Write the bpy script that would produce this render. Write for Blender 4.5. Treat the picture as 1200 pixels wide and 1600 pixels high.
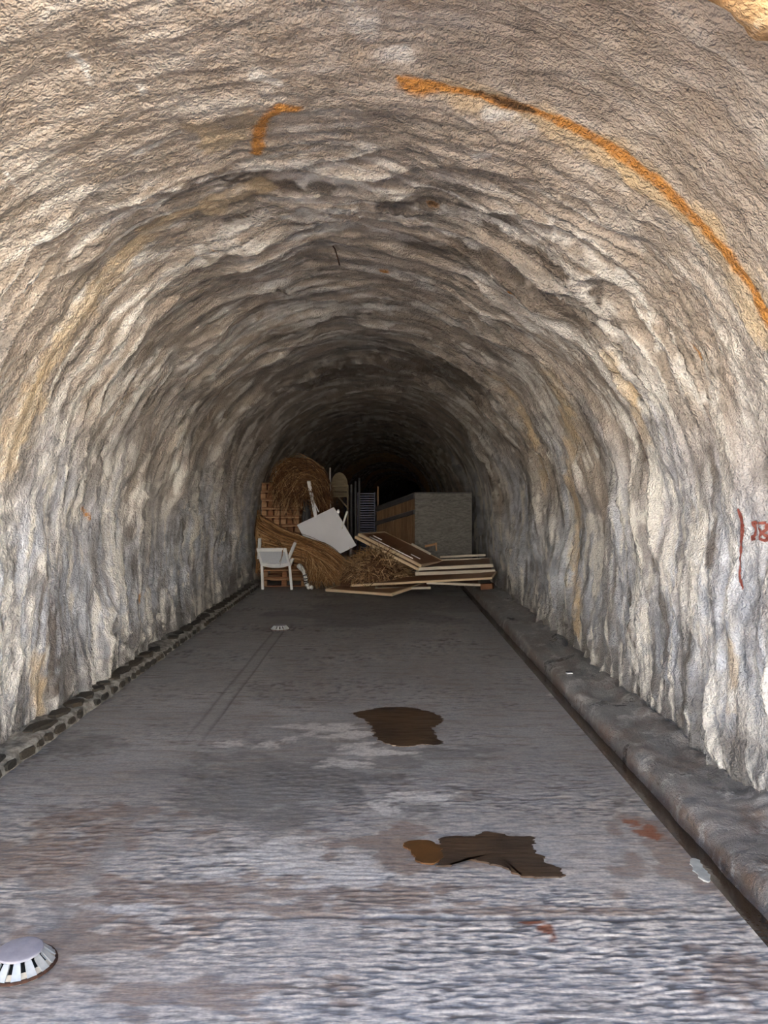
import bpy, bmesh, math, random
import numpy as np
from mathutils import Vector, Matrix, Euler

for o in list(bpy.data.objects):
    bpy.data.objects.remove(o, do_unlink=True)
SC = bpy.context.scene
COL = SC.collection
R = math.radians
random.seed(7)
rng = np.random.default_rng(11)

# ------------------------------------------------------------------ camera
CAM_H = 1.5
FPX, CX, HZ = 1200.0, 598.0, 776.0          # focal length in px, vanishing point of the tunnel axis
cam_d = bpy.data.cameras.new('camera')
cam_d.sensor_fit = 'VERTICAL'
cam_d.sensor_height = 32.0
cam_d.lens = 24.0
cam_d.clip_start = 0.02
cam_d.clip_end = 400
cam = bpy.data.objects.new('camera', cam_d)
COL.objects.link(cam)
cam.location = (0, 0, CAM_H)
cam.rotation_euler = (R(90 - math.degrees(math.atan(24 / FPX))), 0, -math.atan(2 / FPX))
SC.camera = cam

# ------------------------------------------------------------------ sky, sun, exposure
SUN_EL, SUN_AZ = 44.0, 20.0                 # sun stands over the hill behind the portal
w = bpy.data.worlds.new('sky')
SC.world = w
w.use_nodes = True
wn = w.node_tree
bg = wn.nodes['Background']
sky = wn.nodes.new('ShaderNodeTexSky')
sky.sky_type = 'NISHITA'
sky.sun_disc = False
sky.sun_elevation = R(SUN_EL)
sky.sun_rotation = R(SUN_AZ)
sky.air_density = 1.0
sky.dust_density = 4.0
wn.links.new(sky.outputs[0], bg.inputs[0])
bg.inputs[1].default_value = 0.15
sun_d = bpy.data.lights.new('sun', 'SUN')
sun_d.energy = 19.0
sun_d.angle = R(0.6)
sun_d.color = (1.0, 0.95, 0.88)
sun = bpy.data.objects.new('sun', sun_d)
COL.objects.link(sun)
_el, _az = R(SUN_EL), R(SUN_AZ)
_to_sun = Vector((math.sin(_az) * math.cos(_el), math.cos(_az) * math.cos(_el), math.sin(_el)))
sun.rotation_euler = _to_sun.to_track_quat('Z', 'Y').to_euler()
sun.location = (0, -10, 20)

SC.view_settings.view_transform = 'Standard'
SC.view_settings.look = 'None'
SC.view_settings.gamma = 1.0
SC.view_settings.use_curve_mapping = False
SC.view_settings.exposure = 2.3
SC.cycles.max_bounces = 8
SC.cycles.diffuse_bounces = 7
SC.cycles.glossy_bounces = 3
SC.cycles.sample_clamp_indirect = 8.0


# ------------------------------------------------------------------ noise
_ang = np.random.default_rng(3).random(256) * 2 * np.pi
_GX, _GY = np.cos(_ang), np.sin(_ang)


def _hash(ix, iy, seed):
    h = (ix * 374761393 + iy * 668265263 + seed * 144269504) & 0xffffffff
    h = ((h ^ (h >> 13)) * 1274126177) & 0xffffffff
    return ((h ^ (h >> 16)) & 255)


def perlin(x, y, seed=0):
    x, y = np.broadcast_arrays(np.asarray(x, float), np.asarray(y, float))
    fx, fy = np.floor(x), np.floor(y)
    ix, iy = fx.astype(np.int64), fy.astype(np.int64)
    dx, dy = x - fx, y - fy
    u = dx * dx * dx * (dx * (dx * 6 - 15) + 10)
    v = dy * dy * dy * (dy * (dy * 6 - 15) + 10)

    def g(a, b):
        h = _hash(ix + a, iy + b, seed)
        return _GX[h] * (dx - a) + _GY[h] * (dy - b)
    a = g(0, 0) * (1 - u) + g(1, 0) * u
    b = g(0, 1) * (1 - u) + g(1, 1) * u
    return (a * (1 - v) + b * v) * 1.5


def fbm(x, y, octs=3, seed=0, gain=0.5):
    t, a, f = 0.0, 1.0, 1.0
    for k in range(octs):
        t = t + a * perlin(x * f + 13.7 * k, y * f - 7.3 * k, seed + k * 17)
        a *= gain
        f *= 2.03
    return t


def sstep(a, b, x):
    t = np.clip((x - a) / (b - a), 0, 1)
    return t * t * (3 - 2 * t)


# ------------------------------------------------------------------ material helper
class Mat:
    def __init__(s, name):
        s.m = bpy.data.materials.new(name)
        s.m.use_nodes = True
        s.t = s.m.node_tree
        s.b = s.t.nodes['Principled BSDF']
        s.tc = s.t.nodes.new('ShaderNodeTexCoord')
        s.P = s.tc.outputs['Object']

    def put(s, sock, v):
        if isinstance(v, bpy.types.NodeSocket):
            s.t.links.new(v, sock)
        elif isinstance(v, (tuple, list)) and sock.type == 'RGBA':
            sock.default_value = (*v[:3], 1)
        else:
            sock.default_value = v

    def attr(s, name, vec=False):
        n = s.t.nodes.new('ShaderNodeAttribute')
        n.attribute_name = name
        return n.outputs['Vector'] if vec else n.outputs['Fac']

    def rnd(s):
        return s.t.nodes.new('ShaderNodeObjectInfo').outputs['Random']

    def scale(s, vec, sc):
        n = s.t.nodes.new('ShaderNodeVectorMath')
        n.operation = 'MULTIPLY'
        s.put(n.inputs[0], vec)
        n.inputs[1].default_value = sc
        return n.outputs[0]

    def shift(s, vec, fac, amt):
        n = s.t.nodes.new('ShaderNodeVectorMath')
        n.operation = 'ADD'
        s.put(n.inputs[0], vec)
        c = s.t.nodes.new('ShaderNodeVectorMath')
        c.operation = 'SCALE'
        c.inputs[0].default_value = amt
        s.put(c.inputs['Scale'], fac)
        s.t.links.new(c.outputs[0], n.inputs[1])
        return n.outputs[0]

    def noise(s, vec, scale, detail=3, rough=0.55, dist=0.0):
        n = s.t.nodes.new('ShaderNodeTexNoise')
        s.put(n.inputs['Vector'], vec)
        n.inputs['Scale'].default_value = scale
        n.inputs['Detail'].default_value = detail
        n.inputs['Roughness'].default_value = rough
        n.inputs['Distortion'].default_value = dist
        return n.outputs['Fac']

    def voro(s, vec, scale, feature='F1', smooth=None):
        n = s.t.nodes.new('ShaderNodeTexVoronoi')
        n.feature = 'SMOOTH_F1' if smooth else feature
        if smooth:
            n.inputs['Smoothness'].default_value = smooth
        s.put(n.inputs['Vector'], vec)
        n.inputs['Scale'].default_value = scale
        return n.outputs['Distance']

    def rng(s, v, a, b, c=0.0, d=1.0):
        n = s.t.nodes.new('ShaderNodeMapRange')
        s.put(n.inputs[0], v)
        for i, x in enumerate((a, b, c, d)):
            n.inputs[i + 1].default_value = x
        n.interpolation_type = 'SMOOTHSTEP'
        return n.outputs[0]

    def math(s, op, a, b=0.0):
        n = s.t.nodes.new('ShaderNodeMath')
        n.operation = op
        s.put(n.inputs[0], a)
        s.put(n.inputs[1], b)
        return n.outputs[0]

    def mul(s, a, b):
        return s.math('MULTIPLY', a, b)

    def add(s, a, b):
        return s.math('ADD', a, b)

    def mix(s, f, a, b, blend='MIX'):
        n = s.t.nodes.new('ShaderNodeMix')
        n.data_type = 'RGBA'
        n.blend_type = blend
        s.put(n.inputs[0], f)
        s.put(n.inputs[6], a)
        s.put(n.inputs[7], b)
        return n.outputs[2]

    def bump(s, h, strength, dist, nrm=None):
        n = s.t.nodes.new('ShaderNodeBump')
        n.inputs['Strength'].default_value = strength
        n.inputs['Distance'].default_value = dist
        s.put(n.inputs['Height'], h)
        if nrm is not None:
            s.put(n.inputs['Normal'], nrm)
        return n.outputs[0]

    def done(s, col, rough=0.8, nrm=None, spec=0.4, metal=0.0, **kw):
        s.put(s.b.inputs['Base Color'], col)
        s.put(s.b.inputs['Roughness'], rough)
        s.put(s.b.inputs['Specular IOR Level'], spec)
        s.put(s.b.inputs['Metallic'], metal)
        for k, v in kw.items():
            s.put(s.b.inputs[k], v)
        if nrm is not None:
            s.t.links.new(nrm, s.b.inputs['Normal'])
        return s.m


def simple(name, a, b, scale=6.0, rough=0.7, stretch=(1, 1, 1), vary=0.0, spec=0.4, bump=0.0, metal=0.0):
    m = Mat(name)
    v = m.scale(m.P, stretch)
    if vary:
        v = m.shift(v, m.rnd(), (17.0, 31.0, 9.0))
    n = m.noise(v, scale, 4, 0.6)
    c = m.mix(m.rng(n, 0.3, 0.7), a, b)
    if vary:
        c = m.mix(m.mul(m.rnd(), vary), c, tuple(x * 0.45 for x in a))
    nr = m.bump(n, bump, 0.01) if bump else None
    return m.done(c, rough, nr, spec, metal)


# ------------------------------------------------------------------ mesh helpers
def link(name, me, mat=None, parent=None):
    o = bpy.data.objects.new(name, me)
    COL.objects.link(o)
    if mat is not None and me is not None and not me.materials:
        me.materials.append(mat)
    if parent is not None:
        o.parent = parent
    return o


def tag(o, label=None, cat=None, group=None, kind=None):
    if label:
        o['label'] = label
    if cat:
        o['category'] = cat
    if group:
        o['group'] = group
    if kind:
        o['kind'] = kind
    return o


def thing(name, label, cat, mtx=None, group=None):
    o = bpy.data.objects.new(name, None)
    o.empty_display_size = 0.1
    COL.objects.link(o)
    if mtx is not None:
        o.matrix_world = mtx
    return tag(o, label, cat, group)


def grid_mesh(name, P, attrs=None, flip=False):
    ny, nx = P.shape[:2]
    me = bpy.data.meshes.new(name)
    idx = np.arange(ny * nx).reshape(ny, nx)
    q = np.stack([idx[:-1, :-1], idx[:-1, 1:], idx[1:, 1:], idx[1:, :-1]], -1).reshape(-1, 4)
    if flip:
        q = q[:, ::-1]
    nf = len(q)
    me.vertices.add(ny * nx)
    me.vertices.foreach_set('co', np.ascontiguousarray(P.reshape(-1), dtype=np.float32))
    me.loops.add(nf * 4)
    me.loops.foreach_set('vertex_index', np.ascontiguousarray(q.reshape(-1), dtype=np.int32))
    me.polygons.add(nf)
    me.polygons.foreach_set('loop_start', np.arange(0, nf * 4, 4, dtype=np.int32))
    me.polygons.foreach_set('use_smooth', np.ones(nf, dtype=bool))
    me.update(calc_edges=True)
    for k, v in (attrs or {}).items():
        if v.ndim == 3:
            a = me.attributes.new(k, 'FLOAT_VECTOR', 'POINT')
            a.data.foreach_set('vector', np.ascontiguousarray(v.reshape(-1), dtype=np.float32))
        else:
            a = me.attributes.new(k, 'FLOAT', 'POINT')
            a.data.foreach_set('value', np.ascontiguousarray(v.reshape(-1), dtype=np.float32))
    return me


_boxes = {}


def box_mesh(size, mat, bev=0.004):
    key = (tuple(round(x, 4) for x in size), mat.name, bev)
    if key not in _boxes:
        bm = bmesh.new()
        bmesh.ops.create_cube(bm, size=1.0)
        bmesh.ops.scale(bm, vec=size, verts=bm.verts)
        if bev:
            bmesh.ops.bevel(bm, geom=list(bm.edges), offset=min(bev, min(size) * 0.3), segments=1, affect='EDGES')
        me = bpy.data.meshes.new('box')
        bm.to_mesh(me)
        bm.free()
        me.materials.append(mat)
        _boxes[key] = me
    return _boxes[key]


def box(name, size, loc, mat, parent=None, rot=(0, 0, 0), bev=0.004):
    o = link(name, box_mesh(size, mat, bev), None, parent)
    o.location = loc
    o.rotation_euler = rot
    return o


def bar_mtx(a, b, up=Vector((0, 0, 1))):
    a, b = Vector(a), Vector(b)
    x = (b - a).normalized()
    if abs(x.dot(up)) > 0.98:
        up = Vector((0, 1, 0))
    y = up.cross(x).normalized()
    z = x.cross(y)
    m = Matrix((x, y, z)).transposed().to_4x4()
    m.translation = (a + b) / 2
    return m


def bar(name, a, b, wy, wz, mat, parent=None, bev=0.004):
    L = (Vector(b) - Vector(a)).length
    o = link(name, box_mesh((L, wy, wz), mat, bev), None, parent)
    m = bar_mtx(a, b)
    o.location = m.translation
    o.rotation_euler = m.to_euler()
    return o


def mesh_py(name, verts, faces, smooth=False):
    me = bpy.data.meshes.new(name)
    me.from_pydata([tuple(v) for v in verts], [], [tuple(f) for f in faces])
    if smooth:
        me.shade_smooth()
    me.update()
    return me


def tube_mesh(name, pts, radii, sides=8, caps=True):
    pts = [Vector(p) for p in pts]
    vs, fs = [], []
    up = Vector((0.13, 0.31, 0.94))
    n = len(pts)
    for i, p in enumerate(pts):
        d = (pts[min(i + 1, n - 1)] - pts[max(i - 1, 0)]).normalized()
        x = up.cross(d)
        if x.length < 1e-3:
            x = Vector((1, 0, 0)).cross(d)
        x.normalize()
        y = d.cross(x)
        r = radii[i] if hasattr(radii, '__len__') else radii
        for k in range(sides):
            a = 2 * math.pi * k / sides
            vs.append(p + x * (r * math.cos(a)) + y * (r * math.sin(a)))
    for i in range(n - 1):
        for k in range(sides):
            k2 = (k + 1) % sides
            fs.append((i * sides + k, i * sides + k2, (i + 1) * sides + k2, (i + 1) * sides + k))
    if caps:
        fs.append(tuple(range(sides))[::-1])
        fs.append(tuple((n - 1) * sides + k for k in range(sides)))
    return mesh_py(name, vs, fs, True)


def strands_mesh(name, paths, r0=0.005, r1=0.0015):
    """many thin three-sided blades, one mesh; paths (N, n, 3)"""
    paths = np.asarray(paths)
    N, n, _ = paths.shape
    d = np.gradient(paths, axis=1)
    d /= np.linalg.norm(d, axis=2, keepdims=True) + 1e-9
    ref = rng.normal(size=(N, 1, 3))
    x = np.cross(d, ref)
    x /= np.linalg.norm(x, axis=2, keepdims=True) + 1e-9
    y = np.cross(d, x)
    r = (np.linspace(r0, r1, n)[None, :, None]) * (0.7 + 0.6 * rng.random((N, 1, 1)))
    rings = []
    for k in range(3):
        a = 2 * np.pi * k / 3
        rings.append(paths + x * r * np.cos(a) + y * r * np.sin(a))
    V = np.stack(rings, 2)                     # N, n, 3, 3
    idx = np.arange(N * n * 3).reshape(N, n, 3)
    q = []
    for k in range(3):
        k2 = (k + 1) % 3
        q.append(np.stack([idx[:, :-1, k], idx[:, :-1, k2], idx[:, 1:, k2], idx[:, 1:, k]], -1).reshape(-1, 4))
    q = np.concatenate(q)
    me = bpy.data.meshes.new(name)
    me.vertices.add(N * n * 3)
    me.vertices.foreach_set('co', V.reshape(-1).astype(np.float32))
    me.loops.add(len(q) * 4)
    me.loops.foreach_set('vertex_index', q.reshape(-1).astype(np.int32))
    me.polygons.add(len(q))
    me.polygons.foreach_set('loop_start', np.arange(0, len(q) * 4, 4, dtype=np.int32))
    me.polygons.foreach_set('use_smooth', np.ones(len(q), dtype=bool))
    me.update(calc_edges=True)
    a = me.attributes.new('rnd', 'FLOAT', 'POINT')
    a.data.foreach_set('value', np.repeat(rng.random(N), n * 3).astype(np.float32))
    return me


def at(px, py, Y):
    """world point seen at a pixel of the photograph, at depth Y"""
    return Vector(((px - CX) / FPX * Y, Y, CAM_H + (HZ - py) / FPX * Y))


def floor_at(px, py):
    Y = CAM_H * FPX / (py - HZ)
    return ((px - CX) / FPX * Y, Y)


# ------------------------------------------------------------------ tunnel lining: profile and relief
TCX, TA, ZS, TB = -0.20, 2.02, 1.25, 1.96
Z0 = -0.12
LV = ZS - Z0
_th = np.linspace(0, np.pi, 721)
_ex, _ez = -TA * np.cos(_th), TB * np.sin(_th)
_el_len = np.concatenate([[0], np.cumsum(np.hypot(np.diff(_ex), np.diff(_ez)))])
LA = _el_len[-1]
LT = 2 * LV + LA
MOUTH = 1.86


def bend(y):
    return 0.0007 * np.clip(y - 15, 0, None) ** 2


def profile(s):
    """s = metres along the arch from the left foot; returns x, z and inward normal"""
    s = np.asarray(s, float)
    t = np.interp(np.clip(s - LV, 0, LA), _el_len, _th)
    x = TCX - TA * np.cos(t)
    z = ZS + TB * np.sin(t)
    nx, nz = np.cos(t) / TA, -np.sin(t) / TB
    l = np.hypot(nx, nz)
    nx, nz = nx / l, nz / l
    z = np.where(s < LV, Z0 + s, np.where(s > LV + LA, ZS - (s - LV - LA), z))
    return x, z, nx, nz


def _prof(f, k=0.80, e=1.5):
    return np.where(f < k, (f / k) ** e, 1 - sstep(0, 1, (f - k) / (1 - k)))


def relief(y, s):
    arch = np.sin(np.clip((s - LV * 0.7) / (LT - 1.4 * LV), 0, 1) * np.pi)   # 0 at the feet, 1 at the crown
    big = fbm(y / 1.4, s / 2.2, 3, 1) * 0.070
    mid = fbm(y / 0.42, s / 1.1, 3, 9) * 0.016
    big = big - 0.09 * np.exp(-((y - 2.95) / 0.35) ** 2 - ((s - 5.45) / 0.6) ** 2)
    wv = fbm(y / 1.1, s / 2.4, 3, 21) * 0.42 + fbm(y / 0.3, s / 0.5, 2, 33) * 0.07
    p1 = (y + wv) / 0.52
    f1 = _prof(p1 - np.floor(p1), 0.88, 1.7)
    m1 = np.clip(0.42 + 1.0 * fbm(y / 1.3, s / 1.0, 2, 41), 0, 1)
    wv2 = fbm(y / 0.7, s / 1.8, 3, 55) * 0.22 + fbm(y / 0.14, s / 0.25, 2, 61) * 0.035
    p2 = (y + wv2) / 0.21
    f2 = _prof(p2 - np.floor(p2), 0.84, 1.6)
    m2 = np.clip(0.40 + 1.1 * fbm(y / 0.8, s / 0.7, 2, 71), 0, 1)
    calm = 1 - 0.85 * sstep(4.3, 2.9, y) * sstep(0.05, 0.5, arch)             # smoother vault by the mouth
    flute = (0.30 - np.abs(perlin((y + wv2 * 0.35) / 0.085, s / 1.3, 89))) * 0.030 * sstep(2.4, 3.6, y) * np.clip(0.75 + fbm(y / 0.5, s / 0.6, 2, 93), 0.1, 1.2)
    fine = fbm(y / 0.07, s / 0.12, 2, 81) * 0.010 + (0.35 - np.abs(perlin(y / 0.040, s / 0.040, 87))) * 0.011
    h = big + mid + calm * (0.092 * m1 * f1 + 0.050 * m2 * f2 + flute) + fine * (1 - 0.35 * sstep(4.0, 2.8, y))
    h = h * (1 - 0.55 * sstep(11.8, 12.6, y) * sstep(16.5, 15.0, y))
    crest = np.clip(np.maximum(m1 * f1 ** 5 * 1.2, m2 * f2 ** 4 * 0.95) * (0.35 + 0.65 * calm), 0, 1)
    return h, crest


def lining(y, s):
    x, z, nx, nz = profile(s)
    h, crest = relief(y, s)
    return np.stack([x + nx * h + bend(y), np.broadcast_to(y, np.shape(x + y)), z + nz * h], -1), crest


def wall_at(px, py):
    """(y, s) of the lining point seen at a pixel"""
    dx, dz = (px - CX) / FPX, (HZ - py) / FPX
    h = 0.03
    for _ in range(3):
        lo, hi = 0.3, 90.0
        for _ in range(50):
            t = 0.5 * (lo + hi)
            X, Zr = dx * t - TCX - bend(t), CAM_H + dz * t - ZS
            a, b = TA - h, TB - h
            inside = abs(X) < a if Zr < 0 else (X / a) ** 2 + (Zr / b) ** 2 < 1
            lo, hi = (t, hi) if inside else (lo, t)
        X, Zr = dx * t - TCX - bend(t), CAM_H + dz * t - ZS
        if Zr < 0:
            s = (CAM_H + dz * t - Z0) if X < 0 else LV + LA + (ZS - (CAM_H + dz * t))
        else:
            th = math.atan2(Zr / (TB - h), -X / (TA - h))
            s = LV + float(np.interp(th, _th, _el_len))
        h = float(relief(np.array([t]), np.array([s]))[0][0])
    return t, s


def poly_mask(y, s, pts, w0, w1=None, seed=5, rag=0.5):
    """soft ragged band along a polyline given in (y, s) metres"""
    w1 = w0 if w1 is None else w1
    pts = np.array(pts)
    best = np.full(y.shape, 0.0)
    lo = pts.min(0) - 6 * max(w0, w1)
    hi = pts.max(0) + 6 * max(w0, w1)
    sel = (y > lo[0]) & (y < hi[0]) & (s > lo[1]) & (s < hi[1])
    if not sel.any():
        return best
    ys, ss = y[sel], s[sel]
    nz = 1 + rag * fbm(ys / 0.12, ss / 0.16, 3, seed)
    out = np.zeros(ys.shape)
    n = len(pts) - 1
    for i in range(n):
        a, b = pts[i], pts[i + 1]
        d = b - a
        t = np.clip(((ys - a[0]) * d[0] + (ss - a[1]) * d[1]) / (d @ d + 1e-9), 0, 1)
        dist = np.hypot(ys - a[0] - t * d[0], ss - a[1] - t * d[1])
        wd = (w0 + (w1 - w0) * (i + t) / n) * np.clip(nz, 0.2, 2)
        out = np.maximum(out, 1 - sstep(0.55, 1.25, dist / wd))
    best[sel] = out
    return best


# ---- sample rows / columns
rows = [MOUTH]
while rows[-1] < 82:
    rows.append(rows[-1] + min(0.35, max(0.0105, 0.00085 * rows[-1] ** 2)))
rows = np.array(rows)
NS = 700
cols = np.linspace(0, LT, NS)
YY, SS = np.meshgrid(rows, cols, indexing='ij')
PP, CREST = lining(YY, SS)


def px_line(lst):
    return [wall_at(*p) for p in lst]


rust_lines = [
    ([(622, 132), (660, 148), (720, 150), (765, 166), (830, 186), (900, 214), (960, 250), (1030, 297), (1090, 352),
      (1140, 410), (1180, 468), (1215, 530)], 0.014, 0.040),
    ([(640, 140), (690, 150)], 0.05, 0.025),
    ([(466, 176), (436, 176), (416, 190), (408, 215), (404, 245)], 0.035, 0.028),
    ([(330, 396), (336, 394)], 0.015, 0.015), ([(597, 427), (603, 428)], 0.02, 0.02),
    ([(672, 322), (680, 323)], 0.02, 0.015),
    ([(795, 455), (815, 478)], 0.02, 0.02), ([(138, 795), (139, 810)], 0.02, 0.015),
    ([(217, 930), (217, 970)], 0.012, 0.012), ([(1095, 560), (1080, 540)], 0.01, 0.01)]
ochre_lines = [
    ([(335, 318), (262, 350), (192, 408), (142, 478), (85, 560), (45, 640), (15, 720)], 0.07, 0.10),
    ([(350, 210), (320, 205), (345, 235), (390, 190)], 0.06, 0.06),
    ([(700, 150), (800, 185), (900, 230), (1000, 290), (1100, 375), (1200, 520)], 0.045, 0.10),
    ([(960, 560), (985, 610), (1005, 680)], 0.07, 0.06),
    ([(870, 590), (888, 660), (893, 760), (900, 900), (905, 980)], 0.12, 0.10),
    ([(775, 590), (815, 660), (845, 760)], 0.10, 0.08),
    ([(1141, 1010), (1146, 1060), (1150, 1110)], 0.045, 0.03), ([(60, 1040), (64, 1110)], 0.07, 0.05),
    ([(400, 300), (330, 330)], 0.08, 0.05)]
dark_lines = [
    ([(620, 330), (700, 325), (780, 350), (850, 395), (920, 450), (975, 520), (1010, 600)], 0.13, 0.05),
    ([(720, 152), (780, 165), (830, 188)], 0.022, 0.015),
    ([(660, 385), (740, 400), (830, 440), (900, 500)], 0.12, 0.08),
    ([(995, 690), (1005, 770)], 0.05, 0.04), ([(350, 285), (430, 300), (520, 290)], 0.06, 0.05),
    ([(1110, 700), (1112, 880)], 0.03, 0.03), ([(985, 920), (990, 1010)], 0.035, 0.03),
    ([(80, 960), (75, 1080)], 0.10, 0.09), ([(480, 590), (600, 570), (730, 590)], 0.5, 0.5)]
white_lines = [
    ([(700, 333), (760, 348), (830, 375), (880, 420), (950, 505), (1010, 560), (1040, 620)], 0.05, 0.06),
    ([(735, 430), (800, 460), (850, 505), (890, 560)], 0.06, 0.06),
    ([(560, 322), (500, 330), (430, 342), (370, 350), (300, 410), (230, 480), (180, 560), (110, 660), (70, 760)], 0.05, 0.07),
    ([(480, 500), (600, 478), (690, 490), (790, 545), (850, 620)], 0.14, 0.12),
    ([(340, 545), (420, 505), (520, 480)], 0.16, 0.10),
    ([(630, 370), (700, 385)], 0.04, 0.03), ([(770, 190), (810, 200)], 0.04, 0.04),
    ([(120, 95), (136, 110), (146, 138)], 0.014, 0.014), ([(12, 270), (34, 298)], 0.014, 0.010),
    ([(225, 145), (229, 152)], 0.014, 0.014), ([(220, 245), (245, 232)], 0.016, 0.016),
    ([(560, 20), (580, 70)], 0.045, 0.05), ([(600, 90), (640, 100)], 0.05, 0.04),
    ([(400, 130), (440, 138)], 0.03, 0.02), ([(740, 250), (760, 246)], 0.02, 0.02),
    ([(1095, 625), (1110, 632)], 0.02, 0.02), ([(965, 430), (1000, 480), (1030, 540)], 0.03, 0.03),
    ([(0, 800), (8, 1000), (0, 1100)], 0.10, 0.12), ([(470, 292), (510, 280)], 0.03, 0.02),
    ([(860, 345), (866, 370)], 0.015, 0.012), ([(1010, 900), (1000, 1040)], 0.16, 0.10),
    ([(180, 700), (185, 900), (195, 1020)], 0.10, 0.10), ([(1090, 830), (1080, 960), (1130, 1080)], 0.12, 0.12)]
RUST = np.zeros(YY.shape)
for i, (l, a, b) in enumerate(rust_lines):
    RUST = np.maximum(RUST, poly_mask(YY, SS, px_line(l), a, b, 100 + i))
OCH = np.zeros(YY.shape)
for i, (l, a, b) in enumerate(ochre_lines):
    OCH = np.maximum(OCH, poly_mask(YY, SS, px_line(l), a * 1.3, b * 1.3, 140 + i, 0.8) * (0.75 + 0.4 * fbm(YY / 0.3, SS / 0.5, 2, 9)))
for y0, y1 in ((31.0, 36.5), (46, 49), (56, 60)):       # mineral rings deep in the tunnel
    OCH = np.maximum(OCH, sstep(y0 - 0.8, y0, YY + fbm(YY, SS, 2, 5)) * sstep(y1 + 0.8, y1, YY + fbm(YY, SS, 2, 5)))
DARK = np.zeros(YY.shape)
for i, (l, a, b) in enumerate(dark_lines):
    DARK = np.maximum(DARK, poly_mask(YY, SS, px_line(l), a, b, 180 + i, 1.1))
WHITE = np.zeros(YY.shape)
for i, (l, a, b) in enumerate(white_lines):
    WHITE = np.maximum(WHITE, poly_mask(YY, SS, px_line(l), a, b, 220 + i, 1.2) *
                       ((0.45 + 0.55 * sstep(-0.10, 0.20, fbm(YY / 0.10, SS / 0.22, 3, 300 + i))) if a > 0.03 else 1.0))
_wy = 0.10 * fbm(YY / 0.5, SS / 0.8, 2, 501)
NBIG = 0.5 + 0.40 * fbm(YY * 0.9, SS * 0.5, 3, 503)
_near = sstep(4.2, 2.8, YY) * sstep(1.9, 2.8, SS) * sstep(LT - 1.9, LT - 2.8, SS)
NSTR = 0.5 + 0.36 * fbm((YY + _wy) * 5.0, SS * 0.75, 4, 507) * (1 - 0.55 * _near) + 0.05 * _near
NSTR2 = 0.5 + 0.36 * fbm((YY + _wy) * 13.0, SS * 1.3, 3, 511) * (1 - 0.5 * _near)
_l1 = 1 - np.abs(perlin((YY + _wy) * 3.6, SS * 0.33, 521)) * 5.5 / (1 + 0.0 * YY)
_l2 = 1 - np.abs(perlin((YY + _wy * 0.8) * 6.5 + 9, SS * 0.5, 523)) * 4.2
_l3 = 1 - np.abs(perlin((YY + _wy * 0.9) * 5.0 + 31, SS * 0.4, 529)) * 5.0
_pres = sstep(-0.08, 0.22, fbm(YY / 0.9, SS / 0.9, 3, 531))
_pres2 = sstep(-0.12, 0.22, fbm(YY / 0.6, SS / 0.8, 3, 533))
_far = sstep(3.0, 4.6, YY)
LINES = 1.25 * np.clip(np.maximum(sstep(0.15, 0.8, _l1) * _pres, sstep(0.2, 0.8, _l2) * _pres2 * 0.8), 0, 1) * (0.25 + 0.75 * _far)
CREV = sstep(0.25, 0.85, _l3) * sstep(-0.1, 0.25, fbm(YY / 0.7, SS / 0.7, 3, 537)) * (0.3 + 0.7 * _far)
NMOT = 0.5 + 0.36 * fbm(YY * 5.5, SS * 4.5, 4, 517, 0.6)

# ------------------------------------------------------------------ lining material
m = Mat('sprayed_concrete')
crest, rust, och, dark, white = (m.attr(k) for k in ('crest', 'rust', 'ochre', 'dark', 'white'))
sx = m.t.nodes.new('ShaderNodeSeparateXYZ')
m.put(sx.inputs[0], m.P)
zz = sx.outputs['Z']
n_big, n_str, n_str2 = m.attr('nbig'), m.attr('nstr'), m.attr('nstr2')
n_fin2 = m.attr('nmot')
n_fin = m.noise(m.P, 34.0, 2, 0.65)
low = m.rng(m.add(zz, m.mul(m.add(n_big, -0.5), 2.2)), 2.35, 0.9)        # lime-bleached grey lower walls, cool skylight tint painted into their colour
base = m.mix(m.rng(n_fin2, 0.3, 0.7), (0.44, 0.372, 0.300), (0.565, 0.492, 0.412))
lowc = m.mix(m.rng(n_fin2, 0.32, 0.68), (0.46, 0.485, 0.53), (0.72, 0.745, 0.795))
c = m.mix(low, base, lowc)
c = m.mix(m.rng(n_str, 0.48, 0.26, 0.0, 0.60), c, (0.27, 0.235, 0.20))   # dark damp streaks along the arch
c = m.mix(m.rng(n_str2, 0.46, 0.26, 0.0, 0.55), c, (0.20, 0.19, 0.175))
c = m.mix(m.mul(m.attr('crev'), 0.8), c, (0.15, 0.128, 0.105))
c = m.mix(m.mul(m.rng(m.add(zz, m.mul(n_fin2, -0.6)), 0.32, -0.12), 0.8), c, (0.15, 0.135, 0.115))   # splash dirt along the foot
c = m.mix(m.mul(m.attr('lines'), m.rng(n_fin2, 0.25, 0.55, 0.35, 0.95)), c, (0.86, 0.83, 0.77))
c = m.mix(m.mul(m.rng(crest, 0.22, 0.60), m.rng(n_str2, 0.36, 0.60, 0.15, 0.95)), c, (0.86, 0.825, 0.755))
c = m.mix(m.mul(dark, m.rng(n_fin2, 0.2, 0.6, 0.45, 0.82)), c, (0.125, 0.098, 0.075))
c = m.mix(m.mul(och, m.rng(n_fin2, 0.15, 0.65, 0.45, 0.85)), c, (0.74, 0.57, 0.35))
c = m.mix(m.mul(white, m.rng(n_fin, 0.25, 0.5, 0.5, 0.95)), c, (0.84, 0.81, 0.75))
rc = m.mix(n_fin, (0.42, 0.15, 0.03), (0.80, 0.40, 0.10))
c = m.mix(m.mul(rust, m.rng(n_fin, 0.2, 0.5, 0.6, 1.0)), c, rc)
c = m.mix(m.mul(m.mul(rust, dark), 0.85), c, (0.05, 0.03, 0.015))
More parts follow.
